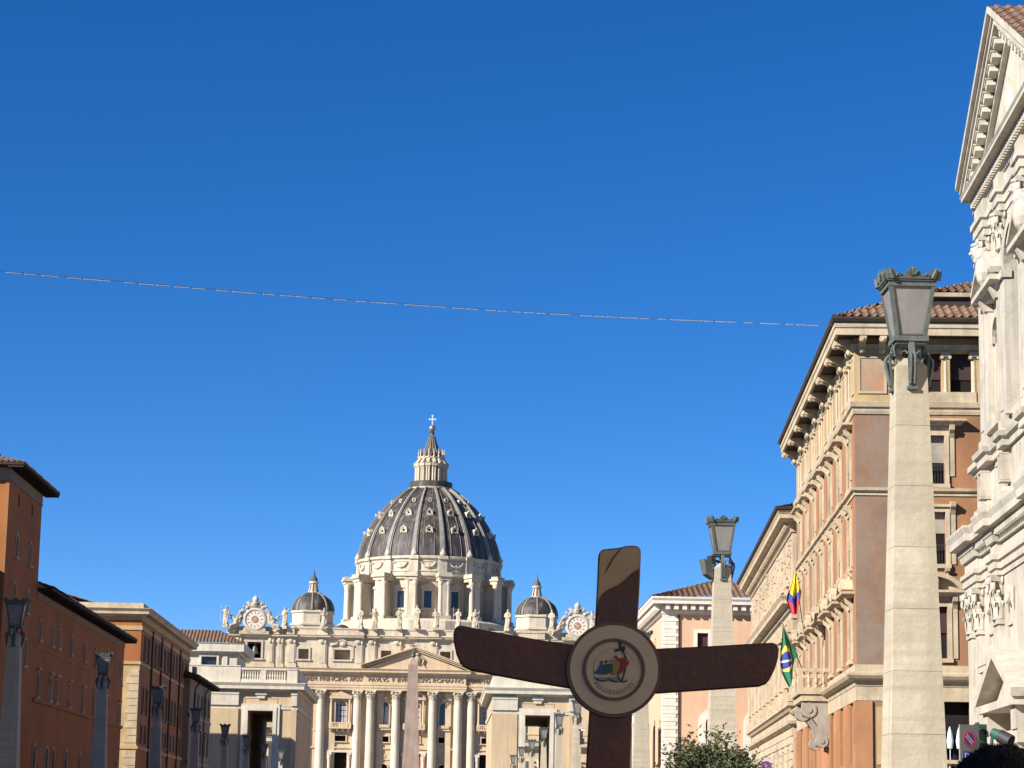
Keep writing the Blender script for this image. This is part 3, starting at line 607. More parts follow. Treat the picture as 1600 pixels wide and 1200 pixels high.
# ---- minor domes
for cx in (-43.1, 31.3):
    c = (cx, 70); z0 = 71.6
    b = MB(); b.lathe([(7.4, 55), (7.4, 66.4), (7.9, 66.6), (7.9, 67.2), (7.2, 67.4), (7.2, 70.6), (7.7, 70.8), (7.7, 71.4), (7.0, 71.6)], 8, *c, pi/8, 2*pi+pi/8)
    for k in range(8):
        a = pi/4*k; 
        b.box(0, 0, 0, 0, 0, 0) if False else None
    md = b.build('minor_dome', 'drum', bas)
    SP = [(6.9*cos(t), z0+6.3*sin(t)) for t in [i*pi/2*.9/9 for i in range(10)]]
    b = MB(); b.lathe(SP, 64, *c); b.build('shell', 'lead', md, True, auto=60)
    r0 = rib_mesh(SP, .42, .18, .3); 
    for k in range(8):
        o = r0.build('rib', 'rib', md, loc=(*c, 0)) if k == 0 else dup(o, md, (*c, 0)); o.rotation_euler = (0, 0, pi/4*k)
    b = MB()
    for k in range(8):
        a = pi/4*k+pi/8; b.hexa([(c[0]+1.9*cos(a+q), c[1]+1.9*sin(a+q), z0+5.9) for q in (-.2, .2)]+[(c[0]+1.1*cos(a+q), c[1]+1.1*sin(a+q), z0+5.9) for q in (.2, -.2)], [(c[0]+1.25*cos(a+q), c[1]+1.25*sin(a+q), z0+9.2) for q in (-.2, .2)]+[(c[0]+.9*cos(a+q), c[1]+.9*sin(a+q), z0+9.2) for q in (.2, -.2)])
    b.lathe([(1.4, z0+9.2), (1.6, z0+9.4), (1.6, z0+9.9), (1.2, z0+10)], 12, *c); b.lathe([(.8, z0+5.8), (.8, z0+9.2)], 10, *c); b.lathe([(1.9, z0+5.9), (2.1, z0+6.2), (2.0, z0+6.4)], 16, *c); b.build('minor_lantern', 'bas_pale', md)
    b = MB(); b.lathe([(1.3, z0+9.9), (1.1, z0+11), (.55, z0+11.7), (.3, z0+12.6), (.28, z0+13), (.1, z0+13.4), (.05, z0+14.6)], 10, *c); b.build('finial', 'lead', md, True)
    b = MB()
    for dxx in (-4.2, 4.2): b.box(cx+dxx-1.9, cx+dxx+1.9, 60, 66, 59, 65.2); b.prism([(cx+dxx-2.2, 65.2), (cx+dxx+2.2, 65.2), (cx+dxx, 66.6)], 60, 64)
    b.build('wing_wall', 'drum', md)
for cx, cy, r in ((-31.4, 25, 2.6), (14.6, 25, 2.6)):
    b = MB(); b.lathe([(r, 58), (r, 61.2), (r*1.1, 61.4)], 16, cx, cy); b.lathe([(r*cos(t), 61.4+r*.9*sin(t)) for t in [i*pi/2/7 for i in range(8)]], 24, cx, cy); b.build('cupola', 'lead', bas, True)

# ================================================================== STATUES on the balustrade
def statue(seed):
    r = random.Random(seed); b = MB(); H = 5.7; lean = r.uniform(-.15, .15); vs = []; fs = []; N = 18; prof = [(.0, .85, .7), (.4, .92, .75), (1.4, .72, .6), (2.5, .62, .55), (3.3, .66, .52), (3.9, .74, .5), (4.5, .82, .45), (4.85, .55, .38), (5.0, .24, .24)]
    ph = r.uniform(0, 6)
    for z, rx, ry in prof:
        for i in range(N):
            a = 2*pi*i/N; f = 1+(.12*sin(4*a+ph+z*.5) if z < 3.4 else .05*sin(3*a+ph)); vs.append((lean*sin(z*.7)+rx*f*cos(a), ry*f*sin(a), z))
    for j in range(len(prof)-1):
        for i in range(N): fs.append((j*N+i, j*N+(i+1) % N, (j+1)*N+(i+1) % N, (j+1)*N+i))
    fs += [tuple(range(N-1, -1, -1)), tuple(range((len(prof)-1)*N, len(prof)*N))]; b.add(vs, fs)
    hx = lean*sin(3.7)+r.uniform(-.1, .1); b.ball((hx, -.08, 5.35), (.33, .37, .44), 10, 8); b.ball((hx, .1, 5.25), (.4, .35, .42), 8, 6)
    kind = seed % 4
    for s in (-1, 1):
        if kind == 0 and s == 1: b.tube([(s*.7, 0, 4.55), (s*1.25, -.3, 4.3), (s*1.35, -.5, 5.3)], [.24, .22, .14], 8)
        elif kind == 1 and s == -1: b.tube([(s*.7, 0, 4.55), (s*1.2, -.2, 3.6), (s*1.5, -.4, 4.2)], [.25, .24, .14], 8); b.tube([(s*1.5, -.4, 1.0), (s*1.5, -.4, 6.2)], .09, 6)
        else: b.tube([(s*.72, 0, 4.55), (s*1.0, -.15, 3.5), (s*.4, -.6, 3.3)], [.25, .26, .15], 8)
    b.tube([(.6, -.3, 3.2), (.75, -.45, 2.0), (.5, -.5, .5)], [.2, .28, .2], 8); b.tube([(-.3, -.45, 3.6), (.2, -.6, 2.6), (.55, -.5, 1.6)], [.22, .25, .2], 8)
    b.box(-.9, .9, -.7, .7, -.9, .06)
    return b
ST = [(-65.6, 60.6, 'leftmost statue, standing alone left of the left clock'), (-47.7, 60.6, 'statue just right of the left clock, beside its winged figure'), (-35.9, 60.7, 'statue in front of the left small dome'), (-24.8, 60.9, 'statue left of a close pair under the left edge of the drum'), (-20.5, 60.9, 'right one of the close pair of statues under the left side of the drum'),
      (-13.1, 61.1, 'statue left of the tall statue of the middle'), (-7.7, 61.5, 'tallest statue, in the middle above the pediment tip'), (-2.0, 61.1, 'statue right of the tall statue of the middle'), (4.8, 61.2, 'left one of two statues under the right side of the drum'), (9.9, 61.2, 'statue right above the tip of the cross arm, under the drum edge'), (19.8, 61.3, 'statue between the big drum and the right small dome'), (33.2, 61.4, 'statue in front of the right small dome'), (45.4, 61.4, 'statue behind the top arm of the cross, by the right clock')]
for i, (x, z, lb) in enumerate(ST):
    o = statue(i*3+1).build('statue', 'statue', None); remesh(o, .11, 1); o.location = (x, 729.9, z+.25); o.rotation_euler = (0, 0, random.uniform(-.5, .5)); s_ = 1.0 if i != 6 else 1.1; o.scale = (s_, s_, s_)
    tag(o, 'stone '+lb if not lb.startswith('tall') else lb, 'statue', 'stone statues along the basilica balustrade')

# ================================================================== OBELISK
ob = empty('obelisk', (-6.1, 520, -.9), 0, 'tall red granite obelisk standing in front of the basilica, topped by a small bronze cross', 'obelisk')
b = MB()
def sq(h, z, x=0): return [(x-h, -h, z), (x+h, -h, z), (x+h, h, z), (x-h, h, z)]
b.hexa(sq(1.95, 11.5), sq(.98, 37.0)); b.hexa(sq(.98, 37.0), sq(.06, 38.9)); b.build('shaft', 'granite', ob)
b = MB(); b.hexa(sq(2.6, 0), sq(2.6, 1)); b.box(-2.3, 2.3, -2.3, 2.3, 1, 10); b.box(-2.7, 2.7, -2.7, 2.7, 10, 10.7); b.box(-1.9, 1.9, -1.9, 1.9, 10.7, 11.5); b.build('pedestal', 'granite', ob)
b = MB(); b.ball((0, 0, 38.9), .5); b.ball((0, 0, 39.5), .3); b.tube([(0, 0, 38.6), (0, 0, 42)], .12, 6); b.box(-.75, .75, -.1, .1, 40.9, 41.15); b.build('cross', 'bronze', ob)

# ================================================================== LEFT SIDE OF THE STREET
LZ = radians(90)
def window_proto(mp, w, h, parent, fm='trim', t=.16, arch=False, hood=False, sill=True, pane='glass', depth=.22, proud=.08, bars=False):
    """window centred on u=0, sill line z=0; frame with pane child"""
    b = MB(mp); r = w/2
    for s in (-1, 1): b.box(s*(r+t/2)-t/2, s*(r+t/2)+t/2, -proud, .06, 0, h-(r if arch else 0)+(0 if arch else t))
    if arch: b.arch_ring(0, h-r, r, r+t, -proud, .06, 8)
    else: b.box(-r, r, -proud, .06, h, h+t)
    if hood: b.box(-r-t-.1, r+t+.1, -proud-.16, .06, h+t+.02, h+t+.16)
    if sill: b.box(-r-t-.06, r+t+.06, -proud-.1, .06, -.16, -.002)
    f = b.build('window', fm, parent)
    p = MB(mp)
    if arch: p.prism([(-r, 0), (r, 0)]+[(r*cos(pi*i/8), h-r+r*sin(pi*i/8)) for i in range(9)], depth, depth+.04)
    else: p.box(-r, r, depth, depth+.04, 0, h)
    p.build('pane', pane, f)
    if bars:
        q = MB(mp); q.box(-.03, .03, depth-.05, depth, 0, h-.02); q.box(-r, r, depth-.05, depth, h*.62, h*.62+.06); q.build('glazing_bars', 'white_stone', f)
    return f
def put(proto, first, mp, u, z, parent):
    loc = mp(u, 0, z)
    if first: proto.location = loc; return proto
    return dup(proto, parent, loc)
def rows(mp, parent, spec):
    """spec: list of (us, z, w, h, kwargs) -> windows, returns holes"""
    H = []
    for us, z, w, h, kw in spec:
        p = window_proto(mp, w, h, parent, **kw)
        for i, u in enumerate(us): put(p, i == 0, mp, u, z, parent); H.append((u-w/2, u+w/2, z, z+h, kw.get('arch', False)))
    return H

# ---- palace with tower
pal = empty('palace', (-25.5, 140, 0), LZ, 'orange palace on the left with a square corner tower and a long low wing', 'palace')
wz = dict(fm='trim', t=.13, arch=True, pane='void', proud=.07)
tw_us = [3.3, 8.1]; low_us = [13.3, 18.2, 20.9, 26.4, 32.8, 38.3, 44.6, 52.4]
sp = [(tw_us, 17.1, .62, 1.35, wz), (tw_us, 14.2, .62, 1.3, wz), (tw_us, 11, .7, 1.6, wz), (tw_us, 20.15, .28, .65, dict(fm='orange_dark', t=.06, pane='orange_dark', proud=.03, depth=.06, sill=False)),
      (low_us, 12.95, .68, 1.25, wz), (low_us, 9.4, .74, 1.5, dict(wz, hood=True)), (low_us, 4.9, .95, 1.45, dict(fm='trim', t=.16, arch=True, pane='glass', bars=True))]
H = rows(F_, pal, sp)
b = MB(); b.wall(0, 11.6, -1.2, 21.25, [h for h in H if h[0] < 11.5], 0, .25); b.wall(11.6, 54.4, -1.2, 15.4, [h for h in H if h[0] > 11.5], 0, .25)
b.add([(11.6, 0, 15.3), (11.6, 11, 15.3), (11.6, 11, 21.25), (11.6, 0, 21.25)], [(0, 1, 2, 3)]); b.add([(54.4, 0, -1.2), (54.4, 14, -1.2), (54.4, 14, 15.4), (54.4, 0, 15.4)], [(0, 1, 2, 3)])
b.build('wall', 'orange', pal)
b = MB(E_L); b.wall(-11, 0, -1.2, 21.2, [(-2.2, -1.2, 16.7, 18.6)], 0, .3); b.build('wall', 'orange', pal)
e = window_proto(E_L, 1.0, 1.9, pal, pane='void'); e.location = E_L(-1.7, 0, 16.7)
b = MB(); b.mould([(-.25, 21.25), (.06, 21.25), (.06, 21.35), (.03, 21.4), (.03, 22.0), (-.25, 22.0)], [(0, 11), (0, 0), (11.6, 0), (11.6, 11)]); b.build('frieze', 'grey_stucco', pal)
b = MB(); b.mould([(-.4, 15.4), (.05, 15.4), (.05, 15.95), (-.4, 15.95)], [(11.65, 0), (54.4, 0), (54.4, 12)]); b.build('frieze', 'grey_stucco', pal)
b = MB(); b.mould([(-.2, 9.0), (.12, 9.0), (.16, 9.22), (.0, 9.26), (-.2, 9.26)], [(11.7, 0), (54.4, 0), (54.4, 10)]); b.mould([(-.2, 12.35), (.04, 12.35), (.04, 12.5), (-.2, 12.5)], [(11.7, 0), (54.4, 0), (54.4, 10)]); b.build('string_course', 'orange_dark', pal)
# quoin strip on the lit tower face
b = MB(); b.box(-.06, .0, .0, .22, -1, 21.2); b.build('corner_strip', 'orange_dark', pal)
# roofs
def eave_deck(name, parent, rect, z, ov, th, rafters=True):
    x0, x1, y0, y1 = rect; b = MB(); b.box(x0-ov, x1+ov, y0-ov, y1+ov, z, z+th)
    if rafters:
        n = int((x1-x0+2*ov)/.55)
        for i in range(n+1): x = x0-ov+.1+(x1-x0+2*ov-.2)*i/n; b.box(x-.05, x+.05, y0-ov+.05, y0, z-.13, z-.001)
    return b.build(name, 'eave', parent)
eave_deck('eave', pal, (0, 11.6, 0, 11), 22.05, .95, .16)
rb_ = MB(); ov = .95; z = 22.21
A = (-ov, -ov, z); B = (11.6+ov, -ov, z); Cc = (11.6+ov, 11+ov, z); D = (-ov, 11+ov, z); top = (5.8, 5.5, z+2.5)
def hip4(mb, x0, x1, y0, y1, z, rise, pitch=.34):
    cy = (y1-y0)/2; run = min(cy, (x1-x0)/2); T = sqrt(run*run+rise*rise)
    tiles(mb, (x0, y0, z), (x1, y0, z), (0, run, rise), T, run, run, pitch)
    tiles(mb, (x1, y1, z), (x0, y1, z), (0, -run, rise), T, run, run, pitch)
    tiles(mb, (x0, y1, z), (x0, y0, z), (run, 0, rise), T, run, run, pitch)
    tiles(mb, (x1, y0, z), (x1, y1, z), (-run, 0, rise), T, run, run, pitch)
hip4(rb_, -ov, 11.6+ov, -ov, 11+ov, 22.21, 1.9); 
rb_.build('roof', 'tile', pal)
b = MB(); b.box(2.4, 9.2, 3, 8, 22.4, 24.0); b.build('roof_lantern', 'trim', pal)
b = MB(); b.box(2.0, 9.6, 2.4, 8.6, 24.0, 24.12); b.build('eave', 'eave', pal); b = MB(); hip4(b, 2.0, 9.6, 2.4, 8.6, 24.12, 1.0); b.build('roof', 'tile', pal)
b = MB(); b.box(11.6, 54.4+.6, -.95, .3, 15.97, 16.1)
for i in range(78): x = 11.7+43.2*i/77; b.box(x-.05, x+.05, -.9, 0, 15.84, 15.965)
b.build('eave', 'eave', pal)
b = MB(); tiles(b, (11.62, -1.0, 16.12), (55, -1.0, 16.12), (0, 6, 1.9), 6.3, pitch=.4, sub=4); tiles(b, (55, 11, 16.12), (11.62, 11, 16.12), (0, -6, 1.9), 6.3, pitch=.6, sub=4); b.build('roof', 'tile', pal)

# ---- block behind with lit end wall
blk = empty('apartment_building', (-25.27, 203, 0), LZ, 'flat corniced orange building with a sunlit quoined end and dark drainpipes', 'building'); blk.scale = (1.02, 1.02, 1.025)
us = [2.6, 5.2, 10.3, 12.8, 17.6, 20.2, 24.6, 27.4, 32.4, 36]
sp = [(us, 14.9, .9, 1.9, dict(fm='grey_stucco', pane='orange_dark', t=.12, depth=.1, sill=True)), (us, 10.6, .95, 2.0, dict(fm='grey_stucco', pane='glass', t=.14)), (us, 8.2, .8, 1.3, dict(fm='grey_stucco', pane='glass', t=.1)), (us, 3.6, 1, 2.2, dict(fm='grey_stucco', pane='glass', t=.14))]
H = rows(F_, blk, sp); b = MB(); b.wall(0, 39, -1.2, 18.3, H, 0, .25); b.add([(39, 0, -1.2), (39, 14, -1.2), (39, 14, 18.3), (39, 0, 18.3)], [(0, 1, 2, 3)]); b.build('wall', 'orange_dark', blk)
b = MB(E_L); b.wall(-14, 0, -1.2, 18.3, [], 0); b.build('wall', 'orange', blk)
b = MB()
PB = [(0, 14), (0, 0), (39, 0), (39, 14)]
b.mould([(-.4, 18.2), (.05, 18.2), (.15, 18.35), (.62, 18.42), (.62, 18.62), (.8, 18.85), (.8, 18.9), (.1, 18.95), (.1, 19.35), (-.4, 19.35)], PB); b.build('cornice', 'trim', blk)
b = MB(); b.mould([(-.2, 17.15), (.08, 17.15), (.08, 17.5), (-.2, 17.5)], PB); b.mould([(-.2, 17.95), (.06, 17.95), (.06, 18.18), (-.2, 18.18)], PB); b.mould([(-.2, 14.35), (.07, 14.35), (.07, 14.6), (-.2, 14.6)], PB); b.mould([(-.2, 7.5), (.12, 7.5), (.12, 7.75), (-.2, 7.75)], PB); b.build('string_course', 'ochre', blk)
b = MB(E_L)
for i in range(26):
    z = -1+i*.6
    if z+.5 < 14.35 and not (7.2 < z+.3 < 7.9): w = 1.05 if i % 2 else .8; b.box(-w, -.03, -.07, .0, z, z+.52)
b.ball((-1.2, -.02, 16.4), (.18, .1, .18), 8, 6); b.build_each('quoin', 'trim', blk)
b = MB(E_L); b.box(-1.9, -.0, -.03, .0, -1, 14.2); b.build('corner_strip', 'ochre', blk)
pp = MB().tube([(0, -.12, -1), (0, -.12, 17.6)], .09, 8).build('drainpipe', 'iron', blk, True)
for i, u in enumerate((7.2, 14.1, 21.7, 29.5)):
    if i: dup(pp, blk, (u, 0, 0))
    else: pp.location = (u, 0, 0)
b = MB(); tiles(b, (1.5, 3, 19.1), (38, 3, 19.1), (0, 5, 1.4), 5.2, pitch=.6, sub=4); tiles(b, (1.5, 13, 19.1), (1.5, 3, 19.1), (5, 0, 1.4), 5.2, 5, 5, pitch=.6, sub=4); b.build('roof', 'tile', blk)

# ---- small dark house
hs_ = empty('house', (-24.6, 240, -.9), LZ, 'small shaded grey house ending the left row, with an overhanging tiled eave', 'house')
us = [2.5, 6, 10, 14, 17.5]
sp = [(us, 13.7, .9, 1.7, dict(fm='grey_stucco', pane='glass', t=.1)), (us, 9.6, 1, 2, dict(fm='grey_stucco', pane='glass', t=.12, hood=True)), (us, 5.6, 1, 2, dict(fm='grey_stucco', pane='glass', t=.12))]
H = rows(F_, hs_, sp); b = MB(); b.wall(-2, 20, -.5, 16.6, H, 0, .25)
for x in (-2, 20): b.add([(x, 0, -.5), (x, 10, -.5), (x, 10, 16.6), (x, 0, 16.6)], [(0, 1, 2, 3)])
b.build('wall', 'grey_stucco', hs_)
b = MB(); b.mould([(-.2, 12.9), (.1, 12.9), (.1, 13.15), (-.2, 13.15)], [(-2, 0), (20, 0)]); b.mould([(-.2, 8.4), (.1, 8.4), (.1, 8.65), (-.2, 8.65)], [(-2, 0), (20, 0)]); b.build('string_course', 'trim_grey', hs_)
eave_deck('eave', hs_, (-2, 20, 0, 9), 16.7, .9, .12)
b = MB(); hip4(b, -2.9, 20.9, -.9, 9.9, 16.83, 1.7, .5); b.build('roof', 'tile', hs_)
pp2 = MB().tube([(0, -.8, 16.6), (0, -.2, 16.0), (0, -.12, 15.6), (0, -.12, 0)], .08, 8).build('drainpipe', 'iron', hs_, True); pp2.location = (1.8, 0, 0); dup(pp2, hs_, (11.9, 0, 0))
b = MB(); b.box(-1, 0.6, -.35, 0, 16.9, 17.8); b.build('roof_box', 'trim_grey', hs_)

# ---- unseen palaces on the left, added and sized to throw shade on the street
def plain_palace(loc, rz, L, depth, eave, ridge, label, wall, cat='palace'):
    r = empty('palace', loc, rz, label, cat); n = int(L/5); us = [2.5+(L-5)*i/max(1, n-1) for i in range(n)]; sp = []
    z = 3.0
    while z < eave-3: sp.append((us, z, 1.1, 2.1, dict(fm='trim', pane='glass', hood=True))); z += 4.4
    H = rows(F_, r, sp); b = MB(); b.wall(0, L, -.5, eave, H, 0, .25)
    b.add([(0, 0, -.5), (0, depth, -.5), (0, depth, eave), (0, 0, eave)], [(0, 1, 2, 3)]); b.add([(L, 0, -.5), (L, depth, -.5), (L, depth, eave), (L, 0, eave)], [(0, 1, 2, 3)]); b.add([(0, depth, -.5), (L, depth, -.5), (L, depth, eave), (0, depth, eave)], [(0, 1, 2, 3)])
    b.build('wall', wall, r); eave_deck('eave', r, (0, L, 0, depth), eave, .7, .15)
    b = MB(); hip4(b, -.7, L+.7, -.7, depth+.7, eave+.16, ridge, .6); b.build('roof', 'tile', r); return r
plain_palace((-26.8, 92, 0), LZ, 47.2, 16, 16.0, 2.0, 'unseen ochre palace wing added beside the orange tower to shade the lamps', 'orange_dark')
plain_palace((-26.8, 8.5, 0), LZ, 83, 16, 18.6, 2.4, 'long unseen ochre palace added along the left pavement to shade the nearest lamp', 'ochre')
plain_palace((-24.5, -75, 0), LZ, 80.5, 22, 24.5, 3, 'tall unseen tan palace added on the left beside the viewer to shade the cross', 'tan')
plain_palace((-45.3, 330, 0), LZ, 36, 16, 29.4, .6, 'tall unseen palace added behind the left row to shade the tan gateway block', 'tan')

plain_palace((16.4, 55.5, 0), radians(-94.04), 120, 20, 21, 2.5, 'long unseen cream palace added on the right pavement to bounce warm sunlight', 'prop_stone')  # added out of view: its sunlit front bounces warm light onto the cross
# ================================================================== GATEWAY BLOCKS
def gateway(name, label, loc, x0, x1, op, pil, key, rz=0, depth=42, side='L', cors=0):
    r = empty(name, loc, rz, label, 'building'); o0, o1, zt = op
    b = MB(); b.wall(x0, x1, -1, 23.5, [(o0, o1, -1, zt)], 0, depth); b.wall
    b.add([(x1, 0, -1), (x1, depth, -1), (x1, depth, 23.5), (x1, 0, 23.5)], [(0, 1, 2, 3)]); b.add([(x0, 0, -1), (x0, depth, -1), (x0, depth, 23.5), (x0, 0, 23.5)], [(0, 1, 2, 3)])
    b.wall(x0, x1, -1, 23.5, [(o0, o1, -1, zt)], depth, .02); b.add([(x0, .2, 23.4), (x1, .2, 23.4), (x1, depth, 23.4), (x0, depth, 23.4)], [(0, 1, 2, 3)])
    b.build('wall', 'tan', r)
    b = MB(); P = [(x0, depth), (x0, 0), (x1, 0), (x1, depth)]
    b.mould([(-.6, 23.1), (.15, 23.1), (.3, 23.35), (1.1, 23.45), (1.1, 23.9), (1.35, 24.35), (1.35, 24.45), (-.6, 24.5)], P); b.build('cornice', 'prop_stone', r)
    b = MB(); b.mould([(-.3, 20.35), (.16, 20.35), (.2, 20.7), (.26, 20.85), (-.3, 20.85)], P)
    for a, c in pil:
        b.box(a, c, -.45, .02, 20.9, 23.08); b.box(a-.05, c+.05, -.55, .0, 22.6, 23.05)
    b.build('string_course', 'prop_stone', r)
    b = MB()
    for a, c in pil: b.box(a, c, -.42, .02, -1, 20.33)
    b.build('pilaster', 'tan', r)
    b = MB(); t = 1.05
    for (g, pr) in ((t, .3), (t*.55, .42)):
        b.box(o0-g, o0, -pr, .02, -1, zt); b.box(o1, o1+g, -pr, .02, -1, zt); b.box(o0-g, o1+g, -pr-.003*g, .02, zt, zt+g)
    b.build('portal_frame', 'prop_stone', r)
    m = (o0+o1)/2; b = MB(); b.box(m-.9, m+.9, -.45, .0, 22.55, 23.09); b.prism([(m-.7, 22.55), (m+.7, 22.55), (m+.55, 22.0), (m-.55, 22.0)], -.3, 0); b.build('keystone', 'prop_stone', r)
    b = MB()
    for a, c, z0, z1 in ((m-2.6, m+2.6, 22.0, 22.12), (m-2.6, m-2.5, 21.0, 22.0), (m+2.5, m+2.6, 21.0, 22.0)): b.box(a, c, -.06, .02, z0, z1)
    b.build('wall_panel', 'tan', r)
    return r
gl = gateway('gateway_building', 'tan stone block under the left clock, with a dark doorway and balustrade', (0, 380, -.9), -56, -22.5, (-30.1, -26.2, 20.1), [(-41, -31.6), (-23.4, -22.5)], 1)
b = MB(); b.mould([(-.5, 24.5), (0, 24.5), (0, 26.9), (.1, 26.95), (.1, 27.1), (-.5, 27.1)], [(-56, .0), (-31.5, .0)]); b.mould([(-.5, 24.5), (0, 24.5), (0, 26.5), (.1, 26.55), (.1, 26.75), (-.5, 26.75)], [(-24.2, .0), (-22.6, .0), (-22.6, 30)]); b.build('parapet', 'prop_stone', gl)
b = MB(); b.box(-31.4, -24.3, .0, .4, 24.5, 24.95); b.box(-31.4, -24.3, -.05, .45, 26.45, 26.75); b.box(-28.3, -27.5, -.02, .42, 24.95, 26.45)
for i in range(18):
    u = -31.1+i*.385
    if not -28.4 < u < -27.4: baluster_mb(b, u, .2, 24.95, 26.45, .15, 6)
b.box(-31.4, -24.3, .9, 1.0, 24.5, 26.0)
b.build('balustrade', 'prop_stone', gl)
b = MB(); b.wall(-60, -32.4, 24.4, 29.0, [(-38, -35.6, 26.5, 28.6)], 3, .4); b.add([(-32.4, 3, 24.4), (-32.4, 20, 24.4), (-32.4, 20, 29), (-32.4, 3, 29)], [(0, 1, 2, 3)]); b.build('penthouse_wall', 'prop_stone', gl)
b = surround(-36.8, 26.5, 28.6, 2.4, 3.0, .35, False); b.box(-34.6, -33.9, 2.8, 3, 24.5, 29); w = b.build('window', 'prop_stone', gl); MB().box(-38, -35.6, 3.3, 3.36, 26.5, 28.6).build('pane', 'glass', w)
b = MB(); b.mould([(-.4, 29.0), (.2, 29.0), (.3, 29.3), (.9, 29.4), (.9, 30.5), (1.05, 30.7), (-.4, 30.7)], [(-60, 3), (-32.2, 3), (-32.2, 24)]); b.build('cornice', 'prop_stone', gl)
b = MB(); tiles(b, (-60, 2.2, 30.75), (-31.4, 2.2, 30.75), (0, 4.5, 2.3), 5.06, 0, 4.5, .55, .1, sub=5); tiles(b, (-31.4, 2.2, 30.75), (-31.4, 24, 30.75), (-4.5, 0, 2.3), 5.06, 4.5, 4.5, .55, .1, sub=5); b.build('roof', 'tile', gl)
gr = gateway('gateway_building', 'tan stone block under the left cross arm, lamps standing before its doorway', (0, 380, -.9), 8.1, 21.0, (13.3, 17.25, 20.2), [(8.1, 12.1), (20.2, 21.0)], 1)
b = MB(); b.mould([(-.5, 24.5), (0, 24.5), (0, 26.2), (.1, 26.3), (-.5, 26.3)], [(8.2, 30), (8.2, .0), (30, 0)]); b.build('parapet', 'prop_stone', gr)
# sunlit colonnade wings seen through the doorways
for i, (x0, x1, lb) in enumerate(((-49, -33, 'sunlit curved wing seen through the left doorway'), (12.5, 30, 'sunlit stone wing with a heavy cornice seen through the right doorway'))):
    w = empty('colonnade_wing', (0, 470, -.9), 0, lb, 'colonnade'); b = MB(); b.box(x0, x1, 0, 14, 0, 19.4); b.build('wall', 'bas_warm', w)
    b = MB(); b.mould([(-.5, 17.6), (.2, 17.6), (.3, 18.2), (1.2, 18.4), (1.2, 19), (1.5, 19.4), (-.5, 19.5)], [(x0, 14), (x0, 0), (x1, 0), (x1, 14)]); b.mould([(-.3, 15.5), (.4, 15.5), (.4, 15.9), (-.3, 15.9)], [(x0, 0), (x1, 0)]); b.build('cornice', 'bas_pale', w)
    n = int((x1-x0)/3.4)
    for k in range(n+1):
        u = x0+.8+(x1-x0-1.6)*k/n
        if k == 0: c0 = MB().lathe([(.9, 0), (.8, .6), (.72, 1), (.62, 14.4), (.85, 15.2), (.9, 15.5)], 14).build('column', 'bas_col', w, True, loc=(u, -1.0, 0))
        else: dup(c0, w, (u, -1.0, 0))

# ================================================================== RIGHT SIDE OF THE STREET
RZ = radians(-94.04)
# ---- brown palace
br = empty('palace', (20.4, 118, 0), RZ, 'tall reddish brown palace on the right with a bracketed eave, tiled roof and two flags', 'palace')
bays = [-2.7-5.3*k for k in range(7)]
def hood_window(mp, w, h, z, kind, parent):
    """rich window: architrave, consoles and a cornice hood"""
    r = w/2; b = MB(mp); t = .22
    for s in (-1, 1): b.box(s*(r+t/2)-t/2, s*(r+t/2)+t/2, -.1, .06, 0, h); b.box(s*(r+t+.14)-.14, s*(r+t+.14)+.14, -.06, .06, 0 if kind != 'flat' else .4, h+.3)
    b.box(-r-t, r+t, -.1, .06, h, h+.22); b.box(-r-.25, r+.25, -.16, .06, -.2, -.002)
    for s in (-1, 1):
        b.prism([(-.05, h-.15), (-.05, h+.5), (-.42, h+.5), (-.36, h+.25), (-.2, h+.1)], s*(r+t+.14)-.13, s*(r+t+.14)+.13, 'x')
    if kind == 'flat':
        b.box(-r-t, r+t, -.05, .06, h+.22, h+.5); b.mould([(0, h+.5), (.3, h+.5), (.36, h+.62), (.52, h+.68), (.52, h+.8), (0, h+.88)], [(-r-.55, .05), (-r-.55, 0), (r+.55, 0), (r+.55, .05)])
    if kind == 'segment':
        b.box(-r-t, r+t, -.05, .06, h+.22, h+.5); b.mould([(0, h+.5), (.4, h+.5), (.5, h+.62), (.62, h+.66), (.62, h+.78), (0, h+.8)], [(-r-.6, .05), (-r-.6, 0), (r+.6, 0), (r+.6, .05)])
        R = (r+.6)*1.25; a = math.asin((r+.62)/R); b.arch_ring(0, h+.8-R*cos(a), R-.02, R+.2, -.6, .05, 12, pi/2-a, pi/2+a); b.prism([(R*sin(q), h+.8-R*cos(a)+R*cos(q)) for q in [a-2*a*i/10 for i in range(11)]], -.15, .04)
        b.ball((0, -.35, h+1.15), (.28, .3, .4), 8, 6)
    if kind == 'small':
        b.box(-r-t-.06, r+t+.06, -.2, .06, h+.24, h+.38)
        for s in (-1, 1): b.prism([(0, -.5), (0, -.2), (-.3, -.2), (-.25, -.35)], s*(r+.05)-.12, s*(r+.05)+.12, 'x'); b.ball((s*(r+.05), -.12, -.62), (.12, .12, .16), 6, 5)
    f = b.build('window', 'trim', parent)
    p = MB(mp); p.box(-r, r, .3, .34, 0, h); p.build('pane', 'void' if kind != 'segment' else 'glass', f)
    if kind == 'segment': q = MB(mp); q.box(-r, r, .22, .26, h*.5, h); q.build('blind', 'blind', f)
    if kind in ('flat', 'small'):
        q = MB(mp); q.box(-r, r, -.02, .02, .92, .98)
        for i in range(9): x = -r+.06+(w-.12)*i/8; q.box(x-.012, x+.012, -.012, .012, .02, .92)
        q.build('railing', 'iron', f)
    return f
spec = [(18.95, 1.25, 2.45, 'flat'), (14.95, 1.25, 2.6, 'small'), (10.3, 1.3, 2.55, 'segment')]
Hf = []; He = []
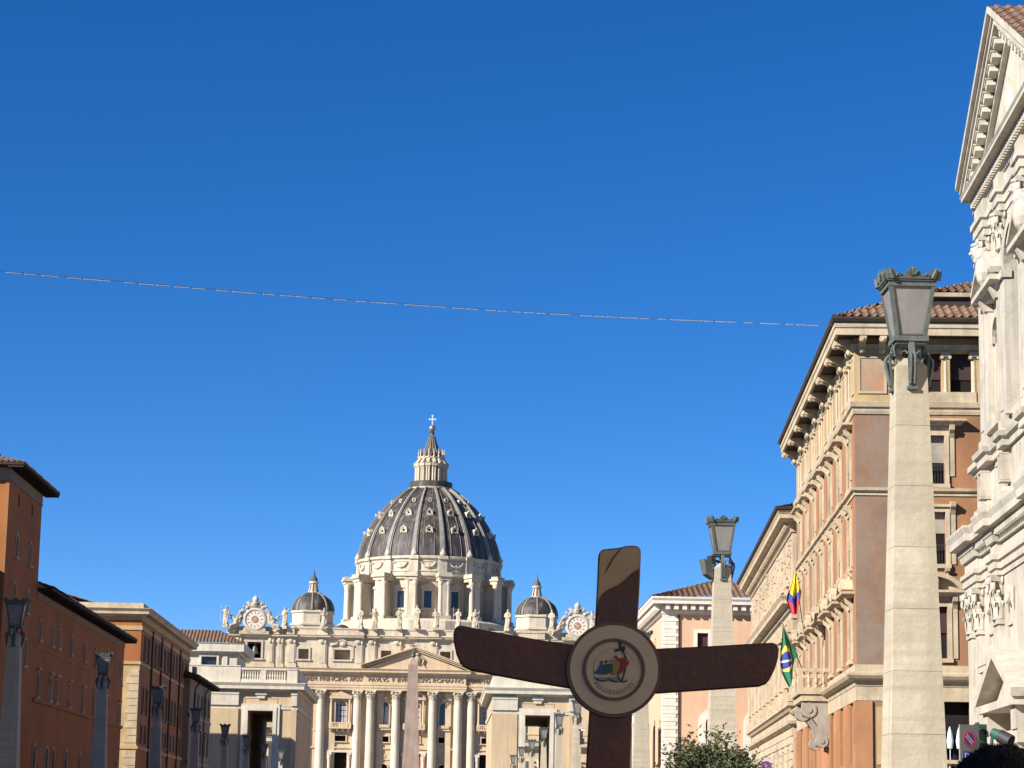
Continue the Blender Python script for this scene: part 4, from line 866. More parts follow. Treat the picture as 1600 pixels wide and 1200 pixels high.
for z, w, h, kd in spec:
    p = hood_window(F_, w, h, z, kd, br)
    for i, u in enumerate(bays): put(p, i == 0, F_, u, z, br); Hf.append((u-w/2, u+w/2, z, z+h))
    p = hood_window(E_R, w, h, z, kd, br)
    for i, u in enumerate((3.82, 9.4)): put(p, i == 0, E_R, u, z, br); He.append((u-w/2, u+w/2, z, z+h))
low = [(u-.8, u+.8, 5.2, 8.4) for u in bays]
rw = random.Random(8)
for k, w_ in enumerate([c for c in br.children if c.name.startswith('window')]):
    pn = [c for c in w_.children if c.name.startswith('pane')][0]; xs = [v.co for v in pn.data.vertices]; f_ = rw.choice((0, .25, .4, .55, .75))
    if not f_ or any(c.name.startswith('blind') for c in w_.children): continue
    lo3 = [min(q[i] for q in xs) for i in range(3)]; hi3 = [max(q[i] for q in xs) for i in range(3)]; ax = 0 if hi3[0]-lo3[0] < hi3[1]-lo3[1] else 1
    lo3[2] = hi3[2]-(hi3[2]-lo3[2])*f_; sh = .05 if ax == 0 else -.05; lo3[ax] += sh; hi3[ax] += sh
    MB().box(lo3[0], hi3[0], lo3[1], hi3[1], lo3[2], hi3[2]).build('blind', rw.choice(('blind', 'curtain', 'trim_grey')), w_)
b = MB(); b.wall(-38, 0, -1, 23.0, Hf+low, 0, .35); b.add([(-38, 0, -1), (-38, 14, -1), (-38, 14, 23), (-38, 0, 23)], [(0, 1, 2, 3)]); b.add([(-38, 14, -1), (0, 14, -1), (0, 14, 26), (-38, 14, 26)], [(0, 1, 2, 3)])
b.build('wall', 'brown', br)
b = MB(E_R); b.wall(0, 2.3, -1, 23.0, [], 0, .35); b.build('wall', 'brown_weathered', br)
b = MB(E_R); b.wall(2.3, 14, -1, 23.0, He+[(2.9, 5.5, 4.6, 8.55), (8.2, 10.6, 4.6, 8.55)], 0, .35); b.build('wall', 'brown', br)
b = MB(); b.box(-37, -.8, .6, .7, 4.6, 9)
b.box(-.7, -.6, 2.7, 11, 4.4, 8.8); b.build('backing', 'void', br)
PBr = [(-38, 0), (0, 0), (0, 14)]
b = MB()
b.mould([(-.3, 22.45), (.06, 22.45), (.1, 22.6), (.1, 22.75), (.2, 22.8), (.24, 23.05), (.05, 23.1), (-.3, 23.1)], PBr)
b.mould([(-.3, 18.35), (.06, 18.35), (.06, 18.5), (.2, 18.58), (.22, 18.72), (-.3, 18.75)], PBr)
b.mould([(-.3, 8.9), (.08, 8.9), (.14, 9.15), (.4, 9.25), (.5, 9.4), (.5, 9.5), (.1, 9.62), (.1, 9.95), (-.3, 9.95)], PBr)
b.mould([(-.3, 8.2), (.03, 8.2), (.05, 8.9), (-.3, 8.9)], PBr)
b.mould([(-.3, 4.2), (.2, 4.2), (.2, 4.5), (-.3, 4.5)], PBr)
b.build('string_course', 'trim', br)
b = MB()
for u in [-.45]+[x-2.65 for x in bays]: b.box(u-.42, u+.42, -.1, .04, 4.5, 8.18); b.box(u-.3, u+.3, -.16, -.1, 4.9, 7.8)
e = MB(E_R); e.box(.05, .75, -.1, .04, 4.5, 8.18); e.box(2.2, 2.85, -.1, .04, 4.5, 8.18); e.box(5.6, 6.3, -.1, .04, 4.5, 8.18)
o = MB(); o.v = b.v; o.f = b.f; o.f += [tuple(i+len(o.v) for i in f) for f in e.f]; o.v = o.v+e.v
o.build_each('pilaster', 'brown_orange', br)
b = MB(E_R); b.box(.95, 2.05, -.04, .03, 5.1, 7.9); b.build('panel', 'ochre', br)
# top loggia storey
lo = []; le = [(3.2, 4.38, 23.62, 25.62), (4.79, 5.95, 23.62, 25.62), (9.6, 10.78, 23.62, 25.62), (11.19, 12.4, 23.62, 25.62)]
for u in bays: lo += [(u-1.25, u-.16, 23.62, 25.6), (u+.16, u+1.25, 23.62, 25.6)]
b = MB(); b.wall(-38, 0, 23.0, 26.4, lo, 0, .5); b.add([(-38, 0, 23), (-38, 14, 23), (-38, 14, 26.4), (-38, 0, 26.4)], [(0, 1, 2, 3)]); b.build('loggia_wall', 'ochre', br)
b = MB(E_R); b.wall(0, 14, 23.0, 26.4, le, 0, .5); b.build('loggia_wall', 'ochre', br)
def loggia_pair(mp, cs, widths):
    b = MB(mp)
    b.box(cs-1.5, cs+1.5, -.06, .03, 23.1, 23.6)
    for x in (cs-1.42, cs, cs+1.42):
        b.lathe([(.17, 23.6), (.15, 23.75), (.14, 25.3), (.2, 25.35)], 8, x, .1); b.box(x-.24, x+.24, -.12, .3, 25.42, 25.64)
        for s in (-1, 1): b.tube([(x+s*.2, -.13, 25.38), (x+s*.2, .3, 25.38)], .09, 8)
    o = b.build('window', 'trim', br)
    p = MB(mp); p.box(cs-1.3, cs+1.3, .42, .46, 23.6, 25.64); p.build('pane', 'void', o)
    q = MB(mp); q.box(cs-1.3, cs+1.3, .36, .4, 24.3, 25.64); q.build('blind', 'blind', o)
for u in bays: loggia_pair(F_, u, 0)
for u in (4.58, 11): loggia_pair(E_R, u, 0)
def panels(mp, L):
    for a, c in L:
        b = MB(mp); t = MB(mp)
        b.box(a, c, -.025, .03, 23.62, 25.3)
        for x0, x1, z0, z1 in ((a-.12, a, 23.5, 25.42), (c, c+.12, 23.5, 25.42), (a, c, 25.3, 25.42), (a, c, 23.5, 23.62)): t.box(x0, x1, -.06, .03, z0, z1)
        t.build('panel_frame', 'trim', b.build('panel', 'panel', br))
panels(F_, [(u-2.65-.75, u-2.65+.75) for u in bays[:-1]]+[(-.95, -.25)]); panels(E_R, [(.3, 1.5), (6.4, 7.6), (8, 9)])
# consoles under the eave
cs = MB(); cs.prism([(0, 25.55), (0, 26.35), (-.95, 26.35), (-.98, 26.15), (-.8, 26.02), (-.45, 26.0), (-.25, 25.75), (-.12, 25.55)], -.17, .17, 'x'); cs.ball((0, -.85, 26.12), (.2, .16, .17), 8, 6); cs.ball((0, -.2, 25.68), (.19, .15, .18), 8, 6)
c0 = cs.build('console', 'trim', br); us = sorted([u+s*.72 for u in [-.85]+[x-2.65 for x in bays] for s in (-.5, .5)]); c0.location = (us[0], 0, 0)
for u in us[1:]: dup(c0, br, (u, 0, 0))
ce = MB(E_R); ce.prism([(0, 25.55), (0, 26.35), (-.95, 26.35), (-.98, 26.15), (-.8, 26.02), (-.45, 26.0), (-.25, 25.75), (-.12, 25.55)], -.17, .17, 'x'); ce.ball((0, -.85, 26.12), (.2, .16, .17), 8, 6); ce.ball((0, -.2, 25.68), (.19, .15, .18), 8, 6)
c1 = ce.build('console', 'trim', br); us = [.38, 1.38, 2.3, 6.35, 7.4, 11.7, 12.7]; c1.location = E_R(us[0], 0, 0)
for u in us[1:]: dup(c1, br, E_R(u, 0, 0))
b = MB(); b.mould([(-.3, 25.75), (.05, 25.75), (.1, 25.95), (.14, 26.0), (-.3, 26.0)], PBr); b.build('architrave', 'trim', br)
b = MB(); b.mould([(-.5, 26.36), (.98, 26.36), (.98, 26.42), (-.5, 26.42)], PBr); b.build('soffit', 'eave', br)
b = MB(); b.mould([(.85, 26.3), (1.0, 26.3), (1.0, 26.62), (1.06, 26.68), (1.06, 26.92), (.85, 26.92)], PBr); b.build('cornice', 'trim', br)
b = MB(); b.mould([(.8, 26.92), (1.16, 26.95), (1.22, 27.1), (1.2, 27.2), (.8, 27.2)], PBr); b.build('gutter', 'eave', br)
b = MB(); tiles(b, (-38, -1.15, 27.2), (1.15, -1.15, 27.2), (0, 2.2, 1.05), 5.3, 0, 4.78, .42, .075, .5, 6); tiles(b, (1.15, -1.15, 27.2), (1.15, 15, 27.2), (-2.2, 0, 1.05), 2.44, 2.2, 2.2, .42, .075, .5, 6); b.build('roof', 'tile', br)
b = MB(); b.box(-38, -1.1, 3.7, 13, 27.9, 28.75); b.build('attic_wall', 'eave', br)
b = MB(); b.mould([(-.3, 28.72), (.12, 28.72), (.16, 28.92), (-.3, 28.92)], [(-38, 3.6), (-1.0, 3.6), (-1.0, 13)]); b.build('gutter', 'trim', br)
b = MB(); tiles(b, (-38, 3.5, 28.95), (-.9, 3.5, 28.95), (0, 4, 1.6), 4.3, 0, 4, .42, .075, .5, 6); tiles(b, (-.9, 3.5, 28.95), (-.9, 13, 28.95), (-4, 0, 1.6), 4.3, 4, 4, .42, .075, .5, 6); b.build('roof', 'tile', br)
# portal balcony with scroll brackets
b = MB(); b.box(-20.6, -15.0, -1.7, 0, 9.32, 9.7); b.box(-20.5, -15.1, -1.55, 0, 8.95, 9.3); b.box(-20.6, -15, -1.7, -1.5, 10.55, 10.75); b.box(-20.6, -20.4, -1.5, 0, 10.55, 10.75); b.box(-15.2, -15, -1.5, 0, 10.55, 10.75)
for u in (-20.4, -17.8, -15.2): b.box(u-.2, u+.2, -1.7, -1.5, 9.7, 10.55)
for i in range(14):
    u = -20.0+i*.345
    if abs(u+17.8) > .3: baluster_mb(b, u, -1.6, 9.7, 10.55, .12, 6)
for i in range(3): baluster_mb(b, -15.1, -1.1+i*.4, 9.7, 10.55, .12, 6)
b.build('balcony', 'trim', br)
for u in (-19.9, -15.6):
    b = MB(); pts = [(-1.45, 8.9), (-1.5, 8.5), (-1.3, 8.15), (-.9, 8.0), (-.6, 7.6), (-.45, 7.0), (-.55, 6.7), (-.35, 6.45), (0, 6.45), (0, 8.95)]
    b.prism(pts, u-.38, u+.38, 'x')
    for d, z, rr in ((-1.1, 8.45, .42), (-.4, 6.75, .34)):
        b.tube([(u-.45, d, z), (u+.45, d, z)], rr, 14); b.tube([(u-.5, d, z), (u+.5, d, z)], rr*.4, 10)
    b.build('scroll_bracket', 'trim_grey', br)
b = MB(); b.box(-19.6, -15.9, -.2, .02, -1, 8.9); b.build('portal_frame', 'brown_orange', br)

# ---- limestone palace
li = empty('palace', (23.0, 157.5, 0), RZ, 'pale rough limestone palace between the brown palace and the salmon house', 'palace')
us = [-3.4-4.6*k for k in range(10)]
sp = [(us, 18.2, 1.2, 2.0, dict(fm='limestone_trim', pane='limestone', t=.2, depth=.12)), (us, 11.4, 1.3, 2.9, dict(fm='limestone_trim', pane='glass', t=.28, hood=True, proud=.2)), (us, 5, 1.3, 2.2, dict(fm='limestone_trim', pane='glass', t=.2))]
H = rows(F_, li, sp); b = MB(); b.wall(-46.5, .6, -1, 22.2, H, 0, .3)
for x in (-46.5, .6): b.add([(x, 0, -1), (x, 14, -1), (x, 14, 22.2), (x, 0, 22.2)], [(0, 1, 2, 3)])
rnd = random.Random(5)
for k in range(150):                                  # projecting bosses of the rough top storey
    u = -46+rnd.random()*46; z = 17.6+rnd.random()*3.5; b.box(u-.2, u+.2, -.05-.1*rnd.random(), .02, z-.1, z+.1)
b.build('wall', 'limestone', li)
PL_ = [(-46.5, 10), (-46.5, 0), (.6, 0), (.6, 10)]
b = MB()
b.mould([(-.4, 21.3), (.1, 21.3), (.15, 21.6), (.3, 21.65), (.3, 21.9), (.55, 22.0), (.9, 22.1), (.9, 22.35), (1.05, 22.6), (-.4, 22.62)], PL_)
b.mould([(-.4, 15.6), (.1, 15.6), (.12, 16.0), (.3, 16.1), (.3, 16.4), (.75, 16.5), (.75, 16.75), (.9, 17.0), (.2, 17.1), (-.4, 17.1)], PL_)
b.mould([(-.4, 9.65), (.15, 9.65), (.25, 9.8), (.4, 9.9), (.4, 10.1), (-.4, 10.15)], PL_); b.mould([(-.4, 8.6), (.1, 8.6), (.3, 8.75), (.35, 8.95), (-.4, 9.0)], PL_)
b.build('cornice', 'limestone_trim', li)
mo = MB().box(-.16, .16, -.52, 0, 21.66, 21.92).build('modillion', 'limestone_trim', li, loc=(-46, 0, 0))
for k in range(1, 70): dup(mo, li, (-46+k*.665, 0, 0))
b = MB(); b.mould([(.8, 22.62), (1.15, 22.65), (1.2, 22.85), (.8, 22.9)], PL_); b.build('gutter', 'eave', li)
b = MB(); tiles(b, (-47, -1.05, 22.85), (1.2, -1.05, 22.85), (0, 5, 1.1), 5.1, 0, 0, .6, sub=4); b.build('roof', 'tile', li)
b = MB()
for u in [.1]+[x-2.3 for x in us]:
    b.box(u-.4, u+.4, -.22, .03, 10.2, 15.55); b.box(u-.5, u+.5, -.34, .03, 14.7, 15.5); b.box(u-.5, u+.5, -.34, .03, 10.2, 10.7)
b.build_each('pilaster', 'limestone_trim', li)
b = MB()
for i in range(19):
    z = -1+i*.5
    for k in range(38): u = -46.4+k*1.235+(.6 if i % 2 else 0); b.box(u, u+1.19, -.09, .0, z, z+.45) if not any(h[0] < u+1.2 and h[1] > u-.1 and h[2] < z+.5 and h[3] > z for h in H) and u < -.6 else None
b.build('rusticated_base', 'limestone_trim', li)

# ---- salmon house
sa = empty('house', (20.75, 210, -.9), 0, 'salmon pink house with white quoins and a bracketed white eave behind the second right lamp', 'house')
win = [(2.05, 17.9)]; U = [2.05, 8.4, 13.2]; UA = [2.95, 6.9, 11]
sp = [(U, 18.0, .95, 1.75, dict(fm='white_stone', pane='blind', t=.3, bars=False)), (UA, 7.2, 1.25, 5.35, dict(fm='white_stone', pane='glass', t=.62, arch=True, sill=False, proud=.1, depth=.3))]
H = rows(F_, sa, sp); b = MB(); b.wall(-1.4, 18, 0, 21.8, H, 0, .3); b.build('wall', 'salmon', sa)
L_S = lambda u, d, z: (-1.4+d, -u, z)
US = [-1.9, -3.2, -8, -14, -20]
sp = [(US[:2], 8.2, .8, 4.1, dict(fm='white_stone', pane='glass', t=.3, arch=True, sill=False)), (US[2:], 8, 1.2, 4.5, dict(fm='white_stone', pane='glass', t=.5, arch=True)), (US[2:], 18, 1, 1.8, dict(fm='white_stone', pane='glass', t=.3))]
H = rows(L_S, sa, sp); b = MB(L_S); b.wall(-28, 0, 0, 21.8, H, 0, .3); b.build('wall', 'salmon', sa)
b = MB(); b.add([(-1.4, 28, 0), (18, 28, 0), (18, 28, 21.8), (-1.4, 28, 21.8)], [(0, 1, 2, 3)]); b.build('wall', 'salmon', sa)
b = MB()
for i in range(44):
    z = 7.0+i*.335
    if z > 21.3: break
    w = 1.3 if (i//1) % 2 else 1.12; b.box(-1.46, -1.4+w, -.07 if i % 2 else -.05, w*.8 if i % 2 else w*.65, z, z+.27)
b.box(-1.43, -.25, -.03, .8, 7, 21.4)
b.build('quoin', 'white_stone', sa)
PS = [(-1.4, 28), (-1.4, 0), (18, 0)]
b = MB(); b.mould([(-.3, 21.35), (.1, 21.35), (.15, 21.6), (.15, 22.2), (-.3, 22.2)], PS); b.mould([(-.3, 22.2), (1.0, 22.2), (1.0, 22.45), (1.12, 22.65), (1.12, 22.8), (-.3, 22.8)], PS); b.mould([(-.3, 6.4), (.18, 6.4), (.25, 6.9), (-.3, 7)], PS); b.build('cornice', 'white_stone', sa)
mo = MB().box(-.19, .19, -.8, -.15, 21.72, 22.19).build('modillion', 'white_stone', sa, loc=(-1.1, 0, 0))
for i in range(1, 26): dup(mo, sa, (-1.1+i*.74, 0, 0))
mo = MB(L_S).box(-.19, .19, -.8, -.15, 21.72, 22.19).build('modillion', 'white_stone', sa, loc=(0, 27.5, 0)); mo.location = (0, 27.5, 0)
for i in range(1, 36): dup(mo, sa, (0, 27.5-i*.77, 0))
b = MB(); tiles(b, (-2.5, -1.1, 22.82), (19, -1.1, 22.82), (0, 6, 2.0), 6.3, 6, 0, .5, .09, sub=6); tiles(b, (-2.5, 29, 22.82), (-2.5, -1.1, 22.82), (6, 0, 2.0), 6.3, 6, 6, .5, .09, sub=6); b.build('roof', 'tile', sa)
b = MB(); b.tube([(-.05, -.1, 0), (-.05, -.1, 21.3)], .06, 8); b.build('drainpipe', 'iron', sa, True)

# ---- pale house further on
ph = empty('house', (20.6, 310, -.9), radians(-90), 'pale plaster house glimpsed right of the cross shaft beyond the salmon house', 'house')
us = [3+5*k for k in range(12)]
sp = [(us, z, 1.1, 2.0, dict(fm='white_stone', pane='glass', hood=True)) for z in (4, 8.4, 12.6)]
H = rows(F_, ph, sp); b = MB(); b.wall(0, 66, 0, 16.5, H, 0, .3)
for x in (0, 66): b.add([(x, 0, 0), (x, 12, 0), (x, 12, 16.5), (x, 0, 16.5)], [(0, 1, 2, 3)])
b.build('wall', 'white_stone', ph); b = MB(); b.mould([(-.3, 16), (.2, 16), (.8, 16.4), (.8, 16.8), (-.3, 16.8)], [(0, 10), (0, 0), (66, 0), (66, 10)]); b.mould([(-.2, 11.6), (.12, 11.6), (.12, 11.9), (-.2, 11.9)], [(0, 0), (66, 0), (66, 10)]); b.build('cornice', 'white_stone', ph)
b = MB(); hip4(b, -.8, 66.8, -.8, 12.8, 16.82, 1.8, .6); b.build('roof', 'tile', ph)

# ================================================================== CHURCH on the right edge
ch = empty('church', (18.7, 82, 0), RZ, 'pale marble church front at the right edge, with a pediment on top and Corinthian pilasters', 'church')
U0, U1, UC = .4, 14.4, 7.4
b = MB(); b.wall(U0, U1, 12.2, 22.9, [(UC-1.3, UC+1.3, 15.4, 21.2, True), (2.85, 4.35, 15.9, 18.9, True), (2*UC-4.35, 2*UC-2.85, 15.9, 18.9, True)], 0, .7)
b.add([(U1, 0, 12), (U1, 30, 12), (U1, 30, 23.4), (U1, 0, 23.4)], [(0, 1, 2, 3)]); b.add([(18.2, 0, -1), (18.2, 26, -1), (18.2, 26, 11.2), (18.2, 0, 11.2)], [(0, 1, 2, 3)])
b.add([(U0, 0, 12), (U0, 30, 12), (U0, 30, 23.4), (U0, 0, 23.4)], [(0, 1, 2, 3)])
b.wall(-3.4, 18.2, -1, 11.2, [(.35, 2.0, 2.2, 5.7, True), (5.3, 9.5, -1, 4.9), (12.8, 14.45, 2.2, 5.7, True)], 0, .7); b.add([(-3.4, 0, -1), (-3.4, 26, -1), (-3.4, 26, 11.2), (-3.4, 0, 11.2)], [(0, 1, 2, 3)])
b.build('wall', 'church', ch)
b = MB(); b.box(UC-1.4, UC+1.4, .7, .76, 15.3, 21.3); b.box(5.2, 9.6, .7, .76, -1, 5); b.build('pane', 'glass', ch)
b = MB()
for a, c, z0, z1 in ((2.75, 4.45, 15.8, 19), (2*UC-4.45, 2*UC-2.75, 15.8, 19), (.3, 2.1, 2, 5.8), (12.7, 14.5, 2, 5.8)): b.box(a, c, .7, .8, z0, z1)
b.build('niche_back', 'church', ch)
def ressaut(path_pil, d0, out, a, c):
    P = [(a, d0)]
    for p, q in path_pil: P += [(p, d0), (p, d0-out), (q, d0-out), (q, d0)]
    return P+[(c, d0)]
UP = [(.6, 1.55), (1.75, 2.3), (4.85, 5.65)]; UP = UP+[(2*UC-q, 2*UC-p) for p, q in reversed(UP)]
up_path = [(U0, 20), (U0, 0)]+ressaut([(U0+.1, 2.4), (4.75, 5.75), (2*UC-5.75, 2*UC-4.75), (2*UC-2.4, U1-.1)], 0, .22, U0, U1)[1:-1]+[(U1, 0), (U1, 20)]
b = MB()
b.mould([(-.4, 22.05), (.04, 22.05), (.04, 22.3), (.1, 22.32), (.1, 22.6), (.18, 22.64), (.18, 22.84), (.05, 22.88), (.05, 23.35), (-.4, 23.35)], up_path); b.build('entablature', 'church', ch)
CP2 = [(U0, 20), (U0, 0), (U1, 0), (U1, 20)]
b = MB(); b.mould([(-.4, 23.35), (.1, 23.35), (.14, 23.5), (.24, 23.52), (.24, 23.8), (.62, 23.86), (.62, 23.97), (.68, 24.05), (-.4, 24.05)], CP2); b.build('cornice', 'church', ch)
mo = MB().box(-.08, .08, -.36, -.1, 23.53, 23.79).build('dentil', 'church', ch, loc=(U0-.1, 0, 0))
for i in range(1, 46): dup(mo, ch, (U0-.1+.315*i, 0, 0))
# pediment
HW, ZB, RISE = 7.75, 24.05, 3.95
def rake(mb, z0, z1, out, s):
    a = (UC+s*(HW+.02), ZB); c = (UC, ZB+RISE)
    mb.prism([(a[0], a[1]+z0), (c[0], c[1]+z0), (c[0], c[1]+z1), (a[0], a[1]+z1)], -out, 1.0)
b = MB(); b.prism([(UC-HW+1.2, ZB), (UC+HW-1.2, ZB), (UC, ZB+RISE-.55)], .0, .6)
for s in (-1, 1):
    rake(b, -.62, -.4, .2, s); rake(b, -.1, .14, .58, s); rake(b, .14, .28, .66, s); rake(b, .28, .5, .8, s)
b.build('pediment', 'church', ch)
m0 = MB(); m0.box(-.18, .18, -.5, -.05, -.3, 0); m0.box(-.22, .22, -.54, -.05, -.08, 0)
mo = m0.build('modillion', 'church', ch)
sl_ = atan2(RISE, HW); first = True
for s in (-1, 1):
    for i in range(12):
        f = .1+.074*i; u = UC+s*(HW*(1-f)); z = ZB+RISE*f-.1; o = mo if first else dup(mo, ch); first = False
        o.location = (u, 0, z); o.rotation_euler = (0, s*sl_, 0)
b = MB(); b.prism([(UC+.0, 24.5), (UC+.8, 24.6), (UC+.75, 25.7), (UC, 26.1), (UC-.75, 25.7), (UC-.8, 24.6)], -.15, .1); b.ball((UC, -.12, 25.2), (.5, .2, .6)); b.build('coat_of_arms', 'church', ch)
b = MB()
Tl = sqrt((HW+.15)**2+RISE**2)
for s in (-1, 1):
    a = (UC+s*(HW+.2), -.76, ZB+.44); c = (UC+s*(HW+.2), 30, ZB+.44)
    A_, B_ = (a, c) if s < 0 else (c, a)
    tiles(b, A_, B_, (-s*HW, 0, RISE), Tl, pitch=.38, amp=.06, course=.42, sub=5)
b.build('roof', 'tile', ch)
b = MB(); b.box(UC-1.2, UC+1.2, .8, 2.4, ZB+RISE-.6, ZB+RISE+.5); b.box(UC-1.0, UC+1.0, .9, 2.3, ZB+RISE+.5, ZB+RISE+1.5); b.build('apex_pedestal', 'church', ch)
# upper pilasters with leafy capitals and heads
capU = corinthian(.44, 1.25)
for i, (p, q) in enumerate(UP):
    w = q-p; b = MB(); b.box(p, q, -.2, .02, 14.6, 20.8); b.box(p-.07, q+.07, -.27, .02, 14.55, 15.1); b.box(p+.16, q-.16, -.23, -.2, 15.4, 20.4) if w > .8 else None
    o = b.build('pilaster', 'church', ch)
    c = MB(); c.v = [(v[0]*(w/.95), v[1]*.55, v[2]) for v in capU.v]; c.f = list(capU.f)
    k = c.build('capital', 'church', o, loc=((p+q)/2, -.08, 20.8))
    if w > .8:
        c = MB(); c.ball((0, 0, 0), (.3, .28, .36)); c.ball((0, -.2, -.08), (.13, .2, .12)); c.ball((0, .02, -.38), (.25, .2, .22)); c.ball((-.24, 0, .16), .14); c.ball((.24, 0, .16), .14); c.ball((0, -.1, .32), (.26, .2, .13)); c.ball((.1, -.25, .06), .05); c.ball((-.1, -.25, .06), .05)
        k = (setattr(c, 'v', [(q0*.72, q1*.72, q2*.72) for q0, q1, q2 in c.v]) or c).build('carved_head', 'church', o, True, loc=((p+q)/2, -.3, 21.75))
# central arch trim and the side aedicules
b = MB(); b.arch_ring(UC, 19.9, 1.3, 1.6, -.22, .05, 16); b.arch_ring(UC, 19.9, 1.6, 1.75, -.12, .05, 16)
for s in (-1, 1): b.box(UC+s*1.48-.17, UC+s*1.48+.17, -.2, .05, 15.2, 19.9); b.box(UC+s*1.5-.26, UC+s*1.5+.26, -.3, .05, 19.7, 19.95)
b.build('arch_surround', 'church', ch)
for c in (3.6, 2*UC-3.6):
    b = MB()
    for s in (-1, 1): b.box(c+s*1.08-.14, c+s*1.08+.14, -.22, .02, 15.5, 19.3); b.prism([(0, 19.3), (-.3, 19.3), (-.6, 19.9), (-.5, 20.0), (0, 20)], c+s*1.1-.2, c+s*1.1+.2, 'x')
    b.mould([(0, 19.55), (.3, 19.55), (.42, 19.7), (.6, 19.75), (.6, 19.92), (0, 19.98)], [(c-1.45, .02), (c-1.45, 0), (c-.5, 0), (c-.5, .02)]); b.mould([(0, 19.55), (.3, 19.55), (.42, 19.7), (.6, 19.75), (.6, 19.92), (0, 19.98)], [(c+.5, .02), (c+.5, 0), (c+1.45, 0), (c+1.45, .02)])
    for s in (-1, 1): b.prism([(c+s*2.1, 19.98), (c+s*.65, 20.8), (c+s*.65, 21.02), (c+s*2.15, 20.15)], -.6, .02)
    b.ball((c, -.4, 20.5), (.42, .35, .6)); b.ball((c, -.5, 21.0), (.25, .25, .3)); b.arch_ring(c, 18.15, .75, .9, -.12, .05, 10); b.box(c-1.2, c+1.2, -.3, .02, 15.1, 15.5)
    b.build('aedicule', 'church', ch)
b = MB(); b.mould([(-.4, 14.2), (.1, 14.2), (.1, 14.42), (.22, 14.5), (.26, 14.66), (.1, 14.75), (-.4, 14.75)], up_path); b.mould([(-.4, 12.2), (.22, 12.2), (.22, 12.7), (.08, 12.85), (-.4, 12.85)], up_path); b.build('string_course', 'church', ch)
b = MB()
for a, c in ((.7, 1.4), (2.6, 4.6), (5.0, 5.5)):
    for q in ((a, c, 13.95, 14.02), (a, c, 13.05, 13.12), (a, a+.07, 13.1, 13.97), (c-.07, c, 13.1, 13.97)): b.box(q[0], q[1], -.36 if c-a < 1.5 else -.06, .0, q[2], q[3])
for c in (3.6, 7.4): 
    b.box(c-.6, c+.6, -.2, 0, 16.9-4.6, 17.0-4.6)
b.build_each('wall_panel', 'church', ch)
# lower order
LP = [(-3.3, -2.2), (-1.5, -.6), (2.6, 3.6)]; LP = LP+[(2*UC-q, 2*UC-p) for p, q in reversed(LP)]
lo_path = [(-3.4, 20), (-3.4, 0)]+ressaut([(-3.38, -.5), (2.5, 3.7), (2*UC-3.7, 2*UC-2.5), (2*UC+.5, 2*UC+3.38)], 0, .2, -3.4, 18.2)[1:-1]+[(18.2, 0), (18.2, 20)]
b = MB(); b.mould([(-.4, 10.2), (.05, 10.2), (.05, 10.4), (.12, 10.42), (.12, 10.65), (.2, 10.7), (.2, 10.85), (.04, 10.88), (.04, 11.3), (-.4, 11.3)], lo_path); b.build('entablature', 'church', ch)
b = MB(); b.mould([(-.4, 11.3), (.15, 11.3), (.2, 11.5), (.25, 11.55), (.25, 11.72), (.52, 11.78), (.52, 12.02), (.6, 12.22), (.6, 12.3), (-.4, 12.35)], lo_path); b.build('cornice', 'church', ch)
b = MB()
for i in range(66): u = -3.6+.335*i; b.box(u-.1, u+.1, -.36, -.1, 11.5, 11.75)
b.build('dentil', 'church', ch)
for i, (p, q) in enumerate(LP):
    w = q-p; b = MB(); b.box(p, q, -.18, .02, -1, 8.75); b.box(p-.06, q+.06, -.24, .02, 8.6, 8.74); o = b.build('pilaster', 'church', ch)
    c = MB(); c.v = [(v[0]*(w/.95), v[1]*.6, v[2]*1.16) for v in capU.v]; c.f = list(capU.f); c.build('capital', 'church', o, loc=((p+q)/2, -.06, 8.75))
for c, z, w in ((1.18, 5.7, 1.0), (13.62, 5.7, 1.0)):
    b = MB(); b.arch_ring(c, z-.82, .83, 1.05, -.16, .05, 12); [b.box(c+s*.94-.11, c+s*.94+.11, -.16, .05, 2, z-.82) for s in (-1, 1)]; b.box(c-1.2, c+1.2, -.22, .03, 1.7, 2.15)
    b.box(c-1.15, c+1.15, -.35, .02, 7.2, 7.4); b.prism([(c-1.25, 7.4), (c+1.25, 7.4), (c, 8.1)], -.38, .02)
    for s in (-1, 1): b.prism([(0, 6.2), (-.16, 6.2), (-.3, 7.2), (0, 7.2)], c+s*.85-.13, c+s*.85+.13, 'x')
    b.build('niche_frame', 'church', ch)
for c in (1.2, 5.2):                                # hanging festoons between the capitals
    b = MB(); b.tube([(c-.55, -.05, 9.6), (c-.3, -.09, 9.3), (c, -.1, 9.2), (c+.3, -.09, 9.3), (c+.55, -.05, 9.6)], [.06, .1, .12, .1, .06], 8)
    for q in (-.55, .55): b.tube([(c+q, -.05, 9.65), (c+q, -.07, 9.2), (c+q*.95, -.04, 8.9)], [.07, .08, .03], 8)
    b.ball((c, -.06, 9.55), (.16, .1, .2), 10, 8); b.build('festoon', 'church', ch, True)
    b = MB()
    for x0, x1, z0, z1 in ((-.55, .55, 8.45, 8.53), (-.55, .55, 7.45, 7.53), (-.55, -.47, 7.53, 8.45), (.47, .55, 7.53, 8.45)): b.box(c+x0, c+x1, -.07, .02, z0, z1)
    b.build('wall_panel', 'church', ch)
b = MB()                                              # main portal with its gable
for s_ in (-1, 1): b.lathe([(.4, -1), (.4, 0), (.34, .2), (.28, 4.4), (.38, 4.5)], 14, UC+s_*2.7, -.45); b.box(UC+s_*2.7-.45, UC+s_*2.7+.45, -.85, 0, 4.9, 5.6); b.box(UC+s_*2.15-.15, UC+s_*2.15+.15, -.2, .05, -1, 4.9)
